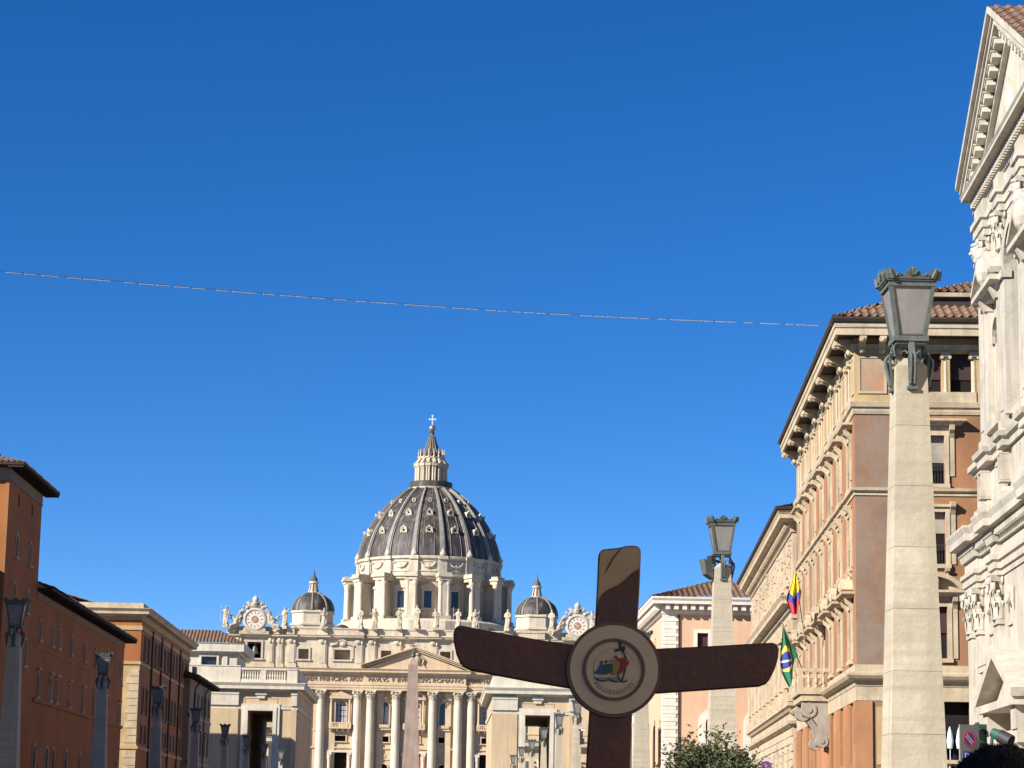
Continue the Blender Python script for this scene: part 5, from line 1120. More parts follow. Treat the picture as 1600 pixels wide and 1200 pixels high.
b.box(UC-3.2, UC+3.2, -.8, 0, 4.5, 4.9); b.box(UC-3.4, UC+3.4, -1.0, 0, 5.6, 5.85)
for s_ in (-1, 1): b.prism([(UC+s_*3.5, 5.85), (UC, 7.2), (UC, 7.5), (UC+s_*3.6, 6.1)], -1.05, 0)
b.prism([(UC-3, 5.85), (UC+3, 5.85), (UC, 7.1)], -.5, 0); b.build('portal', 'church', ch)
# corner pier and scroll volute on the lower cornice
b = MB(); b.box(-4.15, -2.55, -.3, 1.2, 12.3, 12.8); b.box(-4.0, -2.7, -.15, 1.05, 12.8, 14.5); b.mould([(-.3, 14.5), (.08, 14.5), (.15, 14.65), (.3, 14.7), (.3, 14.9), (-.3, 14.95)], [(-4.0, -.15), (-2.7, -.15), (-2.7, 1.05), (-4.0, 1.05)], True); b.box(-3.9, -2.8, -.05, .95, 14.95, 15.35); b.lathe([(.55, 15.35), (.6, 15.5), (.5, 15.75), (.25, 15.9), (.05, 15.95)], 14, -3.35, .45)
b.build('corner_pier', 'church', ch, loc=(.25, .45, 0))
b = MB(); b.prism([(-2.3, 12.3), (.4, 12.3), (.4, 18), (.2, 17.6), (.1, 16), (-.5, 14.6), (-1.5, 13.7), (-2.3, 13.2)], .35, .9); b.tube([(-1.9, .2, 13), (-1.9, 1.05, 13)], .7, 18); b.build('volute', 'church', ch)
b = MB(); b.box(U0+.2, U1-.2, 1, 30, 0, 23.9); b.box(-3.2, 18.0, .9, 26, -1, 11.2); b.build('nave', 'church', ch)

# ================================================================== STREET LAMPS
def make_lamp():
    r = empty('street_lamp', (0, 0, 0), 0, '', 'street lamp', 'obelisk street lamps along both kerbs')
    b = MB(); H = 8.1; hb = .455; ht = .213
    def half(z): return hb+(ht-hb)*z/H
    b.box(-.75, .75, -.75, .75, -1.4, .12); b.box(-.58, .58, -.58, .58, .12, .5)
    zs = [.5]+[.5+.845*i for i in range(1, 9)]+[H]
    for i, (z0, z1) in enumerate(zip(zs, zs[1:])):
        g = .0025; h0, h1 = half(z0), half(z1)
        b.hexa([(-h0, -h0, z0+g), (h0, -h0, z0+g), (h0, h0, z0+g), (-h0, h0, z0+g)], [(-h1, -h1, z1-g), (h1, -h1, z1-g), (h1, h1, z1-g), (-h1, h1, z1-g)])
        b.hexa(*[[(sx*(half(z)-.006), sy*(half(z)-.006), z) for sx, sy in ((-1, -1), (1, -1), (1, 1), (-1, 1))] for z in (z0-.02, z1+.0)])
    h = ht-.004; b.hexa([(-h, -h, H), (h, -h, H), (h, h, H), (-h, h, H)], [(-.08, -.08, H+.13), (.08, -.08, H+.13), (.08, .08, H+.13), (-.08, .08, H+.13)])
    b.build('post', 'travertine', r)
    # lantern: zb bottom, zt top
    zb, zt, wb, wt = 8.50, 9.24, .19, .30
    b = MB()
    for sx in (-1, 1):
        for sy in (-1, 1):
            t = .028; q0 = [(sx*wb+a*t, sy*wb+c*t, zb) for a, c in ((-1, -1), (1, -1), (1, 1), (-1, 1))]; q1 = [(sx*wt+a*t, sy*wt+c*t, zt) for a, c in ((-1, -1), (1, -1), (1, 1), (-1, 1))]; b.hexa(q0, q1)
    b.box(-wb-.05, wb+.05, -wb-.05, wb+.05, zb-.05, zb+.02); b.box(-wb-.02, wb+.02, -wb-.02, wb+.02, zb-.09, zb-.05)
    for s in (-1, 1): b.box(-wt-.03, wt+.03, s*wt-.03, s*wt+.03, zt-.03, zt+.04); b.box(s*wt-.03, s*wt+.03, -wt+.03, wt-.03, zt-.03, zt+.04)
    b.box(-wt-.05, wt+.05, -wt-.05, wt+.05, zt+.04, zt+.07); b.hexa([(-wt, -wt, zt+.07), (wt, -wt, zt+.07), (wt, wt, zt+.07), (-wt, wt, zt+.07)], [(-.1, -.1, zt+.16), (.1, -.1, zt+.16), (.1, .1, zt+.16), (-.1, .1, zt+.16)])
    for s in (-1, 1):
        b.prism([(-wb+.02, zb+.04), (wb-.02, zb+.04), (wb-.02, zb+.06), (-wb+.02, zb+.06)], s*(wb+.005)-.012, s*(wb+.005)+.012)
    la = b.build('lantern', 'verdigris', r)
    for k in range(4):
        c, s = round(cos(k*pi/2)), round(sin(k*pi/2)); b = MB(lambda u, d, z, c=c, s=s: (u*c-d*s, u*s+d*c, z))
        b.hexa([(-wb+.03, -wb+.0, zb+.02), (wb-.03, -wb, zb+.02), (wb-.03, -wb+.012, zb+.02), (-wb+.03, -wb+.012, zb+.02)], [(-wt+.03, -wt, zt-.03), (wt-.03, -wt, zt-.03), (wt-.03, -wt+.012, zt-.03), (-wt+.03, -wt+.012, zt-.03)]); b.build('glass_pane', 'frost', la)
        # crest: palmette in the middle, scrolls and corner leaves
        b = MB(lambda u, d, z, c=c, s=s: (u*c-d*s, u*s+d*c, z)); y = -wt-.05
        out = [(-wt-.05, 0), (-wt-.055, .13), (-wt-.04, .2), (-wt-.02, .14), (-wt+.02, .22), (-wt+.06, .13), (-wt+.1, .06), (-.17, .06), (-.15, .1), (-.11, .085), (-.1, .15), (-.065, .15), (-.055, .21), (-.02, .2), (0, .27), (.02, .2), (.055, .21), (.065, .15), (.1, .15), (.11, .085), (.15, .1), (.17, .06), (wt-.1, .06), (wt-.06, .13), (wt-.02, .22), (wt+.02, .14), (wt+.04, .2), (wt+.055, .13), (wt+.05, 0)]
        z0 = zt+.065
        out = [(x, z*.68) for x, z in out]; vs = [(x, y-.015-z*.22, z0+z) for x, z in out]+[(x, y+.02-z*.22, z0+z) for x, z in out]; n = len(out)
        b.add(vs, [tuple(range(n)), tuple(range(2*n-1, n-1, -1))]+[(i, (i+1) % n, (i+1) % n+n, i+n) for i in range(n)])
        for a in (-50, -25, 0, 25, 50): q = radians(a); b.tube([(.03*sin(q), y-.03, z0+.05), (.08*sin(q), y-.045, z0+.04+.09*cos(q)), (.1*sin(q), y-.06, z0+.03+.13*cos(q))], [.014, .018, .008], 5)
        for sg in (-1, 1): b.tube([(sg*(wt-.02), y-.03, z0), (sg*(wt+.01), y-.04, z0+.07), (sg*(wt+.03), y-.055, z0+.14)], [.03, .03, .01], 5); b.tube([(sg*.16, y-.03, z0+.05), (sg*.2, y-.03, z0+.07), (sg*.235, y-.03, z0+.03)], [.012, .02, .01], 5)
        b.build('crest', 'verdigris', la)
        # strap bracket on the post face: tapered shield below, curl at the shoulder, thin stem up to the lantern
        b = MB(lambda u, d, z, c=c, s=s: (u*c-d*s, u*s+d*c, z)); f = lambda z: half(min(z, H))
        prof = [(7.80, .052, .03), (7.9, .058, .045), (8.02, .06, .055), (8.14, .066, .07), (8.22, .06, .075), (8.30, .04, .05), (8.40, .036, .02), (8.46, .048, .01)]
        vs = []
        for z, w, o in prof: vs += [(-w, -f(z)-o, z), (w, -f(z)-o, z), (w*.85, -f(z)-o+.035, z), (-w*.85, -f(z)-o+.035, z)]
        fs = [(0, 1, 2, 3), tuple(range(len(vs)-1, len(vs)-5, -1))]
        for i in range(len(prof)-1): fs += [(i*4+k2, i*4+(k2+1) % 4, i*4+4+(k2+1) % 4, i*4+4+k2) for k2 in range(4)]
        b.add(vs, fs); b.box(-.075, .075, -f(7.76)-.05, -f(7.76)+.01, 7.76, 7.80); b.ball((0, -f(7.92)-.05, 7.92), (.02, .015, .02), 6, 5)
        for sg in (-1, 1): b.tube([(sg*.06, -f(8.1)-.06, 8.26), (sg*.1, -f(8.1)-.05, 8.3), (sg*.14, -f(8.1)-.03, 8.29)], [.018, .014, .006], 6)
        b.build('bracket', 'verdigris', r)
        b = MB(lambda u, d, z, c=c, s=s: (u*c-d*s, u*s+d*c, z))
        def spiral(cx, cz, r0, turns, a0, sg=1, n=20): return [(0, cx+r0*(1-.75*i/n)*cos(a0+sg*2*pi*turns*i/n), cz+r0*(1-.75*i/n)*sin(a0+sg*2*pi*turns*i/n)) for i in range(n+1)]
        y0 = -f(8.1)
        for w in (-.028, .028):
            P = [(w, y0-.05, 7.84), (w, y0-.085, 8.0), (w, y0-.115, 8.14)]+[(w, p[1], p[2]) for p in spiral(y0-.03, 8.19, .088, 1.35, pi+.35, -1)]
            b.tube(P, [.022]*4+[.024]*8+[.02]*(len(P)-12), 6)
            P = [(w, p[1], p[2]) for p in spiral(y0+.06, 8.44, .05, 1.1, pi/2+.6, -1, 14)][::-1]+[(w, y0+.0, 8.37), (w, y0+.02, 8.27)]
            b.tube(P, .016, 6)
        b.build('scroll', 'verdigris', r)
    return r
lamp0 = make_lamp(); first = True
LL = [(-14.99, 85, 9.37, 'before the orange tower at the left edge'), (-15.89, 114, 9.51, 'second from the left edge, its crest catching the sun'), (-16.06, 138, 9.37, 'third from the left edge, before the drainpipes'), (-16.88, 168, 9.55, 'fourth from the left edge, before the small grey house'), (-16.97, 192, 9.46, 'fifth from the left edge, left of the dark doorway'), (-16.97, 214, 9.43, 'sixth from the left, at the left edge of the dark doorway'), (-17.73, 246, 9.73, 'seventh from the left, at the right edge of the dark doorway'), (-17.98, 276, 10.02, 'eighth from the left, the smallest right of the dark doorway')]
RL = [(6.42, 32.7, 9.47, 'largest and nearest, in front of the brown palace'), (7.34, 63, 9.92, 'second largest, before the salmon house, a floodlight on it'), (7.9, 95, 9.51, 'hidden behind the cross disc, shaft showing right of it'), (8.51, 130, 10.11, 'hidden behind the cross shaft'), (9.39, 166, 10.52, 'close left of the cross shaft, with a small camera'), (9.35, 190, 10.72, 'at the right jamb of the open doorway under the cross'), (9.1, 212, 10.52, 'inside the opening of the doorway under the cross'), (8.96, 236, 10.32, 'rightmost of three crowding lanterns under the cross arm'), (8.58, 254, 10.23, 'middle of the three crowding lanterns under the cross arm'), (8.52, 280, 10.13, 'leftmost of the three crowding lanterns under the cross arm')]
for L_, pre in ((LL, 'shaded stone obelisk lamp '), (RL, 'sunlit stone obelisk lamp ')):
    for X, y, zt, lb in L_:
        loc = (X, y, zt-9.46)
        if first: lamp0.location = loc; lamp0['label'] = pre+lb; first = False
        else: dup(lamp0, None, loc, label=pre+lb)
# floodlight and camera strapped to two of the posts
fl = empty('floodlight', (7.34-.34, 62.95, 9.92-9.46+8.2), radians(20), 'grey floodlight strapped to the second right lamp, tilted down', 'floodlight')
b = MB(); b.hexa([(-.2, -.16, -.2), (.1, -.16, -.3), (.1, .16, -.3), (-.2, .16, -.2)], [(-.32, -.2, .12), (.02, -.2, .06), (.02, .2, .06), (-.32, .2, .12)]); b.v = [(x*.72, y*.8, z*1.25-.03) for x, y, z in b.v]; b.build('housing', 'verdigris', fl)
b = MB(); b.tube([(.02, 0, 0), (.2, 0, .1), (.36, 0, .05)], .035, 8); b.box(.0, .12, -.14, .14, .0, .22); b.build('mount', 'iron', fl)
cm = empty('security_camera', (9.39+.38, 165.6, 10.52-9.46+7.0), 0, 'pale security camera bracketed on the lamp left of the cross shaft', 'camera')
b = MB(); b.box(-.12, .12, -.5, .15, .3, .5); b.box(-.14, .14, -.55, .2, .5, .54); b.build('housing', 'white_stone', cm); b = MB(); b.box(-.3, .0, -.05, .05, .33, .43); b.box(-.2, .0, -.04, .04, -.25, .4); b.box(-.2, .1, -.2, .1, -.6, -.2); b.build('mount', 'iron', cm)

# ================================================================== PROCESSION CROSS
cr = empty('procession_cross', (.464, 6.5, 2.1262), 0, 'dark wooden procession cross with a round painted medallion, held up before the basilica', 'cross')
left = [(-0.0849, 0.0632), (-0.1206, 0.0662), (-0.2, .0762), (-0.2729, 0.0876), (-0.3725, 0.1037), (-0.4076, 0.11), (-0.4222, 0.1097), (-0.4308, 0.1025), (-0.434, 0.0873), (-0.4317, 0.0629), (-0.4247, 0.034), (-0.4142, 0.011), (-0.4023, -0.0015), (-0.3847, -0.0087), (-0.3175, -0.0207), (-0.2182, -0.0373), (-0.119, -0.0516), (-0.0849, -0.055)]
right = [(0.085, 0.0572), (0.1212, 0.0594), (0.2659, 0.0693), (0.3774, 0.0779), (0.4302, 0.0813), (0.442, 0.0774), (0.4472, 0.0641), (0.4448, 0.0396), (0.436, 0.0103), (0.4213, -0.019), (0.4107, -0.0308), (0.3949, -0.0369), (0.2662, -0.0481), (0.1202, -0.0608), (0.085, -0.0633)]
top = [(-0.0535, 0.09), (-0.0521, 0.1113), (-0.0501, 0.1406), (-0.0464, 0.2286), (-0.0443, 0.3052), (-0.0415, 0.3182), (-0.0327, 0.3249), (-0.0062, 0.3284), (0.0067, 0.3299), (0.0161, 0.3313), (0.0291, 0.3357), (0.0467, 0.3372), (0.0615, 0.3358), (0.0692, 0.33), (0.0711, 0.3165), (0.0688, 0.231), (0.0643, 0.1429), (0.063, 0.09)]
shaft = [(-.0625, -.09), (-.071, -.2623), (-.0735, -.5), (-.06, -.8), (-.03, -1.0), (.02, -1.0), (.045, -.8), (.049, -.5), (0.0473, -0.2601), (0.0522, -0.09)]
for nm, pl in (('arm', left), ('arm', right), ('upright', top), ('shaft', shaft)):
    o = MB().prism(pl, -.016, .016).build(nm, 'wood', cr); bv = o.modifiers.new('b', 'BEVEL'); bv.width = .004; bv.segments = 2; bv.limit_method = 'ANGLE'
MB().tube([(-.005, .0, -.98), (-.005, 0, -2.12)], .019, 14).build('pole', 'wood', cr, True)
cream = [(-0.0479, 0.1582), (-0.0429, 0.1817), (-0.0314, 0.2024), (-0.0139, 0.2163), (0.0095, 0.2268), (0.0299, 0.2431), (0.0503, 0.2629), (0.0667, 0.2733), (0.0683, 0.3164), (0.0668, 0.327), (0.0615, 0.3326), (0.0468, 0.334), (0.0291, 0.3323), (0.015, 0.3275), (-0.0062, 0.3245), (-0.0309, 0.3216), (-0.0387, 0.3171), (-0.0415, 0.3052), (-0.0442, 0.2286)]
MB().prism(cream, -.0185, -.016).build('inlay', 'maple', cr)
def ribbon(pts, w, y0, y1, closed=False):
    P = [Vector(p) for p in pts]; L = []; R = []
    for i, p in enumerate(P):
        t = (P[min(i+1, len(P)-1)]-P[max(0, i-1)]).normalized(); n = Vector((-t.y, t.x)); ww = w*(.45 if i in (0, len(P)-1) else 1); L.append(p+n*ww); R.append(p-n*ww)
    b = MB()
    for i in range(len(P)-1): b.prism([tuple(L[i]), tuple(L[i+1]), tuple(R[i+1]), tuple(R[i])], y0, y1)
    return b
ribbon([(-0.026, 0.262), (-0.0146, 0.2822), (-0.006, 0.3001), (0.0057, 0.3151), (0.0162, 0.3275)], .0022, -.0205, -.018).build('inlay_line', 'wood', cr)
ribbon([(-0.0482, 0.1582), (-0.0429, 0.1817), (-0.0314, 0.2024), (-0.0139, 0.2163), (0.0095, 0.2268), (0.0299, 0.2431), (0.0503, 0.2629), (0.0667, 0.2733)], .0018, -.0205, -.018).build('inlay_line', 'wood', cr)
md = empty('medallion_root', (0, 0, 0), 0, '', '') if False else None
def ring(r0, r1, y0, y1, name, m, parent, bev=0):
    b = MB(); b.arch_ring(0, 0, r0, r1, y0, y1, 72, 0, 2*pi) if r0 > 0 else b.prism([(r1*cos(2*pi*i/72), r1*sin(2*pi*i/72)) for i in range(72)], y0, y1)
    o = b.build(name, m, parent, True)
    return o
disc = ring(0, .1275, -.026, .022, 'medallion', 'wood_rim', cr)
ring(.0835, .1185, -.0285, -.026, 'cream_ring', 'cream', disc)
ring(.0755, .083, -.034, -.026, 'inner_rim', 'wood_rim', disc)
ring(0, .0752, -.029, -.026, 'picture_disc', 'cream', disc)
Y0 = -.0315
b = MB(); b.arch_ring(0, 0, .0555, .0566, -.0298, -.029, 40, radians(25), radians(335)); b.build('ring_line', 'letter_pale', disc)
def poly(pl, name, m, lift=0): return MB().prism(pl, Y0-lift, -.029).build(name, m, disc)
poly([(-0.055, -0.0118), (-0.0456, -0.0022), (-0.0402, 0.009), (-0.0363, 0.0138), (-0.0252, 0.0124), (-0.0188, 0.0094), (-0.025, -0.0033), (-0.0297, -0.0144), (-0.0424, -0.0131)], 'painted_figure', 'logo_blue')
poly([(-0.0252, 0.0093), (-0.0205, 0.0149), (-0.0054, 0.016), (-0.0029, 0.0034), (-0.0059, -0.0077), (-0.0186, -0.0134), (-0.0297, -0.0148)], 'painted_figure', 'logo_green', .0003)
poly([(-0.0053, 0.0097), (-0.0031, 0.0239), (0.0032, 0.0303), (0.0128, 0.0242), (0.0161, 0.0101), (0.0099, -0.0058), (0.0021, -0.0154), (-0.0091, -0.0133), (-0.0028, -0.0029)], 'painted_figure', 'logo_yellow', .0006)
poly([(0.0016, 0.0303), (0.0008, 0.0366), (0.0063, 0.0375), (0.0111, 0.0289), (0.0222, 0.0323), (0.0302, 0.0325), (0.035, 0.0199), (0.0405, 0.0263), (0.0398, 0.0184), (0.0351, 0.0089), (0.0289, 0.0009), (0.0226, -0.0071), (0.0131, -0.012), (0.006, -0.0137), (0.013, 0.0021), (0.016, 0.018), (0.0096, 0.0226)], 'painted_figure', 'logo_red', .0009)
for (x, z), m in (((-0.034, 0.0185), 'logo_ink'), ((-0.0213, 0.0205), 'logo_green'), ((-0.009, 0.0225), 'logo_yellow'), ((0.004, 0.0335), 'logo_red')):
    b = MB(); b.prism([(x+.0034*cos(2*pi*i/12), z+.004*sin(2*pi*i/12)) for i in range(12)], Y0-.0012, -.029); b.build('painted_head', m, disc)
poly([(0.0115, 0.0732), (0.0179, 0.0741), (0.0205, 0.0605), (0.0283, 0.0648), (0.0292, 0.053), (0.0245, 0.0481), (0.0317, 0.0356), (0.035, 0.0247), (0.0300, 0.034), (0.0237, 0.045), (0.0197, 0.0512), (0.0014, 0.0469), (0.0014, 0.0532), (0.0141, 0.0566)], 'painted_cross', 'logo_ink', .0014)
ribbon([(0.0320, 0.002), (0.0289, -0.0038), (0.0265, -.014), (0.0225, -0.027), (.0195, -.032)], .0018, Y0-.001, -.029).build('painted_anchor', 'logo_ink', disc)
ribbon([(0.0115, -0.0105), (0.0122, -0.0199), (0.0148, -0.0270), (0.0195, -0.0322), (0.0255, -0.0325), (0.0315, -0.032), (0.0363, -0.0265)], .0017, Y0-.001, -.029).build('painted_anchor', 'logo_ink', disc)
poly([(-.054, -.0215), (-.04, -.0225), (-.02, -.021), (-.0, -.02), (.0115, -.021), (.011, -.0315), (-.0, -.031), (-.0105, -.0265), (-.0184, -.0275), (-.0279, -.031), (-.0374, -.0300), (-.047, -.0256)], 'painted_wave', 'logo_sea')
ribbon([(-0.0541, -0.0244), (-0.0454, -0.0266), (-0.0374, -0.0307), (-0.0279, -0.0317), (-0.0184, -0.0284), (-0.0105, -0.0275), (-0.0025, -0.0312), (0.0054, -0.0334), (0.0117, -0.0325)], .0014, Y0-.001, -.029).build('painted_wave', 'logo_ink', disc)
word = 'PEREGRINANTES'; b = MB()                       # pale lettering along the lower edge
for i, chh in enumerate(word):
    V, Fc = text_mesh(chh, .0028 if chh == 'I' else .0066, .0085, .0012); a = radians(-90+(i-6)*8.6); w = .0014 if chh == 'I' else .0033
    b.add([((.0665-z)*cos(a)*1+(x-w)*-sin(a)*1, -.0295+y, (.0665-z)*sin(a)+(x-w)*cos(a)) if False else (cos(a)*(.0585+.0085-z)-sin(a)*(x-w), -.0295+y, sin(a)*(.0585+.0085-z)+cos(a)*(x-w)) for x, y, z in V], Fc)
b.build('lettering', 'letter_pale', disc, recalc=False)

# ================================================================== FLAGS
def cloth(name, cols, rows_, m, parent, uvf):
    """grid cloth: cols[i][j] world points"""
    me = bpy.data.meshes.new(name); n = len(cols); k = len(cols[0])
    me.from_pydata([p for c in cols for p in c], [], [(i*k+j, (i+1)*k+j, (i+1)*k+j+1, i*k+j+1) for i in range(n-1) for j in range(k-1)])
    uv = me.uv_layers.new(name='UVMap')
    for lp in me.loops: i, j = divmod(lp.vertex_index, k); uv.data[lp.index].uv = uvf(i/(n-1), j/(k-1))
    for p in me.polygons: p.use_smooth = True
    me.materials.append(m); o = bpy.data.objects.new(name, me); COL.objects.link(o); o.parent = parent
    return o
def flag_mat(name, expr):
    m = bpy.data.materials.new(name); m.use_nodes = True; n = m.node_tree.nodes; l = m.node_tree.links; bs = n['Principled BSDF']; bs.inputs['Roughness'].default_value = .8
    uv = n.new('ShaderNodeUVMap'); uv.uv_map = 'UVMap'; sp = n.new('ShaderNodeSeparateXYZ'); l.new(uv.outputs[0], sp.inputs[0]); c = expr(n, l, sp); l.new(c, bs.inputs['Base Color']); bs.inputs['Sheen Weight'].default_value = .2
    return m
def math_(n, l, op, a, b_=0):
    x = n.new('ShaderNodeMath'); x.operation = op
    for s, v in zip(x.inputs, (a, b_)):
        if isinstance(v, (int, float)): s.default_value = v
        else: l.new(v, s)
    return x.outputs[0]
def mixc(n, l, f, A, B):
    x = n.new('ShaderNodeMix'); x.data_type = 'RGBA'; l.new(f, x.inputs[0])
    for s, v in ((x.inputs[6], A), (x.inputs[7], B)):
        if isinstance(v, tuple): s.default_value = (*v, 1)
        else: l.new(v, s)
    return x.outputs[2]
def tri(n, l, sp):
    v = sp.outputs[1]; c = mixc(n, l, math_(n, l, 'LESS_THAN', v, .5), (.80, .62, .02), (.03, .05, .28)); return mixc(n, l, math_(n, l, 'LESS_THAN', v, .25), c, (.60, .02, .05))
def rhomb(n, l, sp):
    u = math_(n, l, 'ABSOLUTE', math_(n, l, 'SUBTRACT', sp.outputs[0], .5)); v = math_(n, l, 'ABSOLUTE', math_(n, l, 'SUBTRACT', sp.outputs[1], .5))
    d = math_(n, l, 'ADD', math_(n, l, 'DIVIDE', u, .43), math_(n, l, 'DIVIDE', v, .40)); c = mixc(n, l, math_(n, l, 'LESS_THAN', d, 1), (.012, .15, .075), (.80, .66, .08))
    q = math_(n, l, 'ADD', math_(n, l, 'POWER', math_(n, l, 'MULTIPLY', u, 1.43), 2), math_(n, l, 'POWER', v, 2)); c = mixc(n, l, math_(n, l, 'LESS_THAN', q, .058), c, (.02, .04, .28))
    bnd = math_(n, l, 'ABSOLUTE', math_(n, l, 'SUBTRACT', math_(n, l, 'SUBTRACT', sp.outputs[1], .5), math_(n, l, 'MULTIPLY', math_(n, l, 'SUBTRACT', sp.outputs[0], .45), -.25)))
    w = math_(n, l, 'MULTIPLY', math_(n, l, 'LESS_THAN', bnd, .028), math_(n, l, 'LESS_THAN', q, .058)); return mixc(n, l, w, c, (.8, .8, .8))
def lerp(a, b_, t): return a+(b_-a)*t
def poly_at(L, t):
    x = t*(len(L)-1); i = min(int(x), len(L)-2); f = x-i; return tuple(lerp(p, q, f) for p, q in zip(L[i], L[i+1]))
# yellow, blue and red flag: hangs in three folds
f1 = empty('flag', (20.43, 134.4, 12.2), 0, 'yellow, blue and red flag hanging limp from a slanted pole on the brown palace', 'flag', 'flags hung on the brown palace')
O = Vector((20.43, 134.4, 12.2))
topL, botL = [(19.70, 16.30), (19.62, 15.5), (19.42, 14.9), (19.30, 14.6), (19.45, 14.3), (19.66, 13.85)], None
cols = []
Lf = [(19.74, 16.35), (19.60, 15.6), (19.34, 14.95), (19.28, 14.6), (19.45, 14.2), (19.62, 13.82)]
Mf = [(19.77, 16.36), (19.76, 15.6), (19.74, 15.0), (19.74, 14.6), (19.78, 14.2), (19.74, 13.80)]
Rf = [(19.82, 16.33), (19.98, 15.6), (20.14, 15.1), (20.10, 14.75), (19.99, 14.3), (19.93, 13.90)]
for i in range(25):
    s_ = i/24; c = []
    for j in range(21):
        t = j/20; a = poly_at(Lf, t); m_ = poly_at(Mf, t); r_ = poly_at(Rf, t); p = [lerp(a[k], m_[k], s_*2) if s_ < .5 else lerp(m_[k], r_[k], s_*2-1) for k in (0, 1)]
        y = .22*sin(s_*pi*4.2+t*.8)*min(1, .25+t); c.append(tuple(Vector((p[0], 134.2+y, p[1]))-O))
    cols.append(c)
def uv1(i, j):
    k = abs(i-.45)*2; return (i, max(0, min(1, 1-j*.86-.36*k*min(1, j*2.2))))
cloth('cloth', cols, 0, flag_mat('tricolour cloth', tri), f1, uv1)
MB().tube([tuple(Vector((20.5, 135.2, 12.1))-O), tuple(Vector((19.72, 134.0, 16.5))-O)], .03, 8).build('flagpole', 'trim_grey', f1, True)
f2 = empty('flag', (20.43, 135.0, 10.4), 0, 'green flag with a yellow rhombus and blue disc, hanging above the portal balcony', 'flag', 'flags hung on the brown palace')
O = Vector((20.43, 135.0, 10.4)); cols = []
A = [(19.10, 13.20), (19.06, 12.5), (18.98, 11.9), (18.93, 11.3), (18.98, 10.7), (19.10, 10.4), (19.30, 10.0), (19.47, 9.72)]
B_ = [(19.12, 13.22), (19.28, 12.6), (19.44, 12.1), (19.60, 11.5), (19.66, 11.1), (19.68, 10.7), (19.66, 10.3), (19.60, 9.95)]
Cf = [(19.13, 13.22), (19.45, 12.6), (19.72, 12.1), (20.0, 11.58), (19.86, 11.4), (19.76, 11.25), (19.70, 11.15), (19.60, 11.15)]
for i in range(29):
    s_ = i/28; c = []
    for j in range(25):
        t = j/24; a = poly_at(A, t); m_ = poly_at(B_, t); r_ = poly_at(Cf, t)
        q = s_/.68 if s_ < .68 else (s_-.68)/.32; p = [lerp(a[k], m_[k], q) if s_ < .68 else lerp(m_[k], r_[k], q) for k in (0, 1)]
        y = .12*sin(s_*pi*3.5)*(.3+t)+(.28*q if s_ >= .68 else 0); c.append(tuple(Vector((p[0], 134.5+y, p[1]))-O))
    cols.append(c)
cloth('cloth', cols, 0, flag_mat('rhombus flag cloth', rhomb), f2, lambda i, j: (.33+.3*i/.68 if i < .67 else .0, .5+(.48-j)*1.85))
MB().tube([tuple(Vector((20.45, 135.2, 10.5))-O), tuple(Vector((19.02, 134.3, 13.4))-O)], .03, 8).build('flagpole', 'trim_grey', f2, True)

# ================================================================== CABLE of light tubes across the street
cb_ = empty('light_string', (0, 0, 0), 0, 'thin cable of clear light tubes slung across the sky from left to right', 'string lights')
CT = [(-26.78, 46.6, 13.55), (-21, 51.2, 14.15), (-16, 55.2, 14.7), (-11.28, 58.94, 15.21), (-8.39, 61.24, 15.53), (-5.26, 63.74, 15.88), (-1.86, 66.45, 16.29), (1.84, 69.4, 16.77), (5.9, 72.64, 17.36), (12.78, 78.12, 18.43), (15.31, 80.14, 18.84), (19.3, 83.3, 19.5)]
def catm(P, n):
    out = []
    P = [Vector(p) for p in P]; P = [P[0]*2-P[1]]+P+[P[-1]*2-P[-2]]
    for i in range(1, len(P)-2):
        for k in range(n):
            t = k/n; a, b, c, d = P[i-1:i+3]; out.append(.5*((2*b)+(-a+c)*t+(2*a-5*b+4*c-d)*t*t+(-a+3*b-3*c+d)*t*t*t))
    return out+[P[-2]]
cp = catm(CT, 10); MB().tube([tuple(p) for p in cp], .007, 5).build('wire', 'cable_grey', cb_, True)
acc = [0]
for p, q in zip(cp, cp[1:]): acc.append(acc[-1]+(q-p).length)
def at_len(s_):
    for i in range(len(acc)-1):
        if acc[i] <= s_ <= acc[i+1]: return cp[i].lerp(cp[i+1], (s_-acc[i])/(acc[i+1]-acc[i]))
    return cp[-1]
t0 = None; rnd = random.Random(3); s_ = 15.0
while s_ < acc[-1]-9:
    p = at_len(s_); d = at_len(s_+.4)-p
    if t0 is None: t0 = MB().tube([(0, 0, 0), (.36, 0, 0)], .0145, 6).build('light_tube', 'tube', cb_, True); o = t0
    else: o = t0.copy(); COL.objects.link(o); o.parent = cb_
    o.location = p+Vector((0, 0, -.03)); o.rotation_euler = d.to_track_quat('X', 'Z').to_euler(); o.scale = (rnd.uniform(.8, 1.35), 1, 1); s_ += rnd.choice((.46, .5, .52, .56, .75))

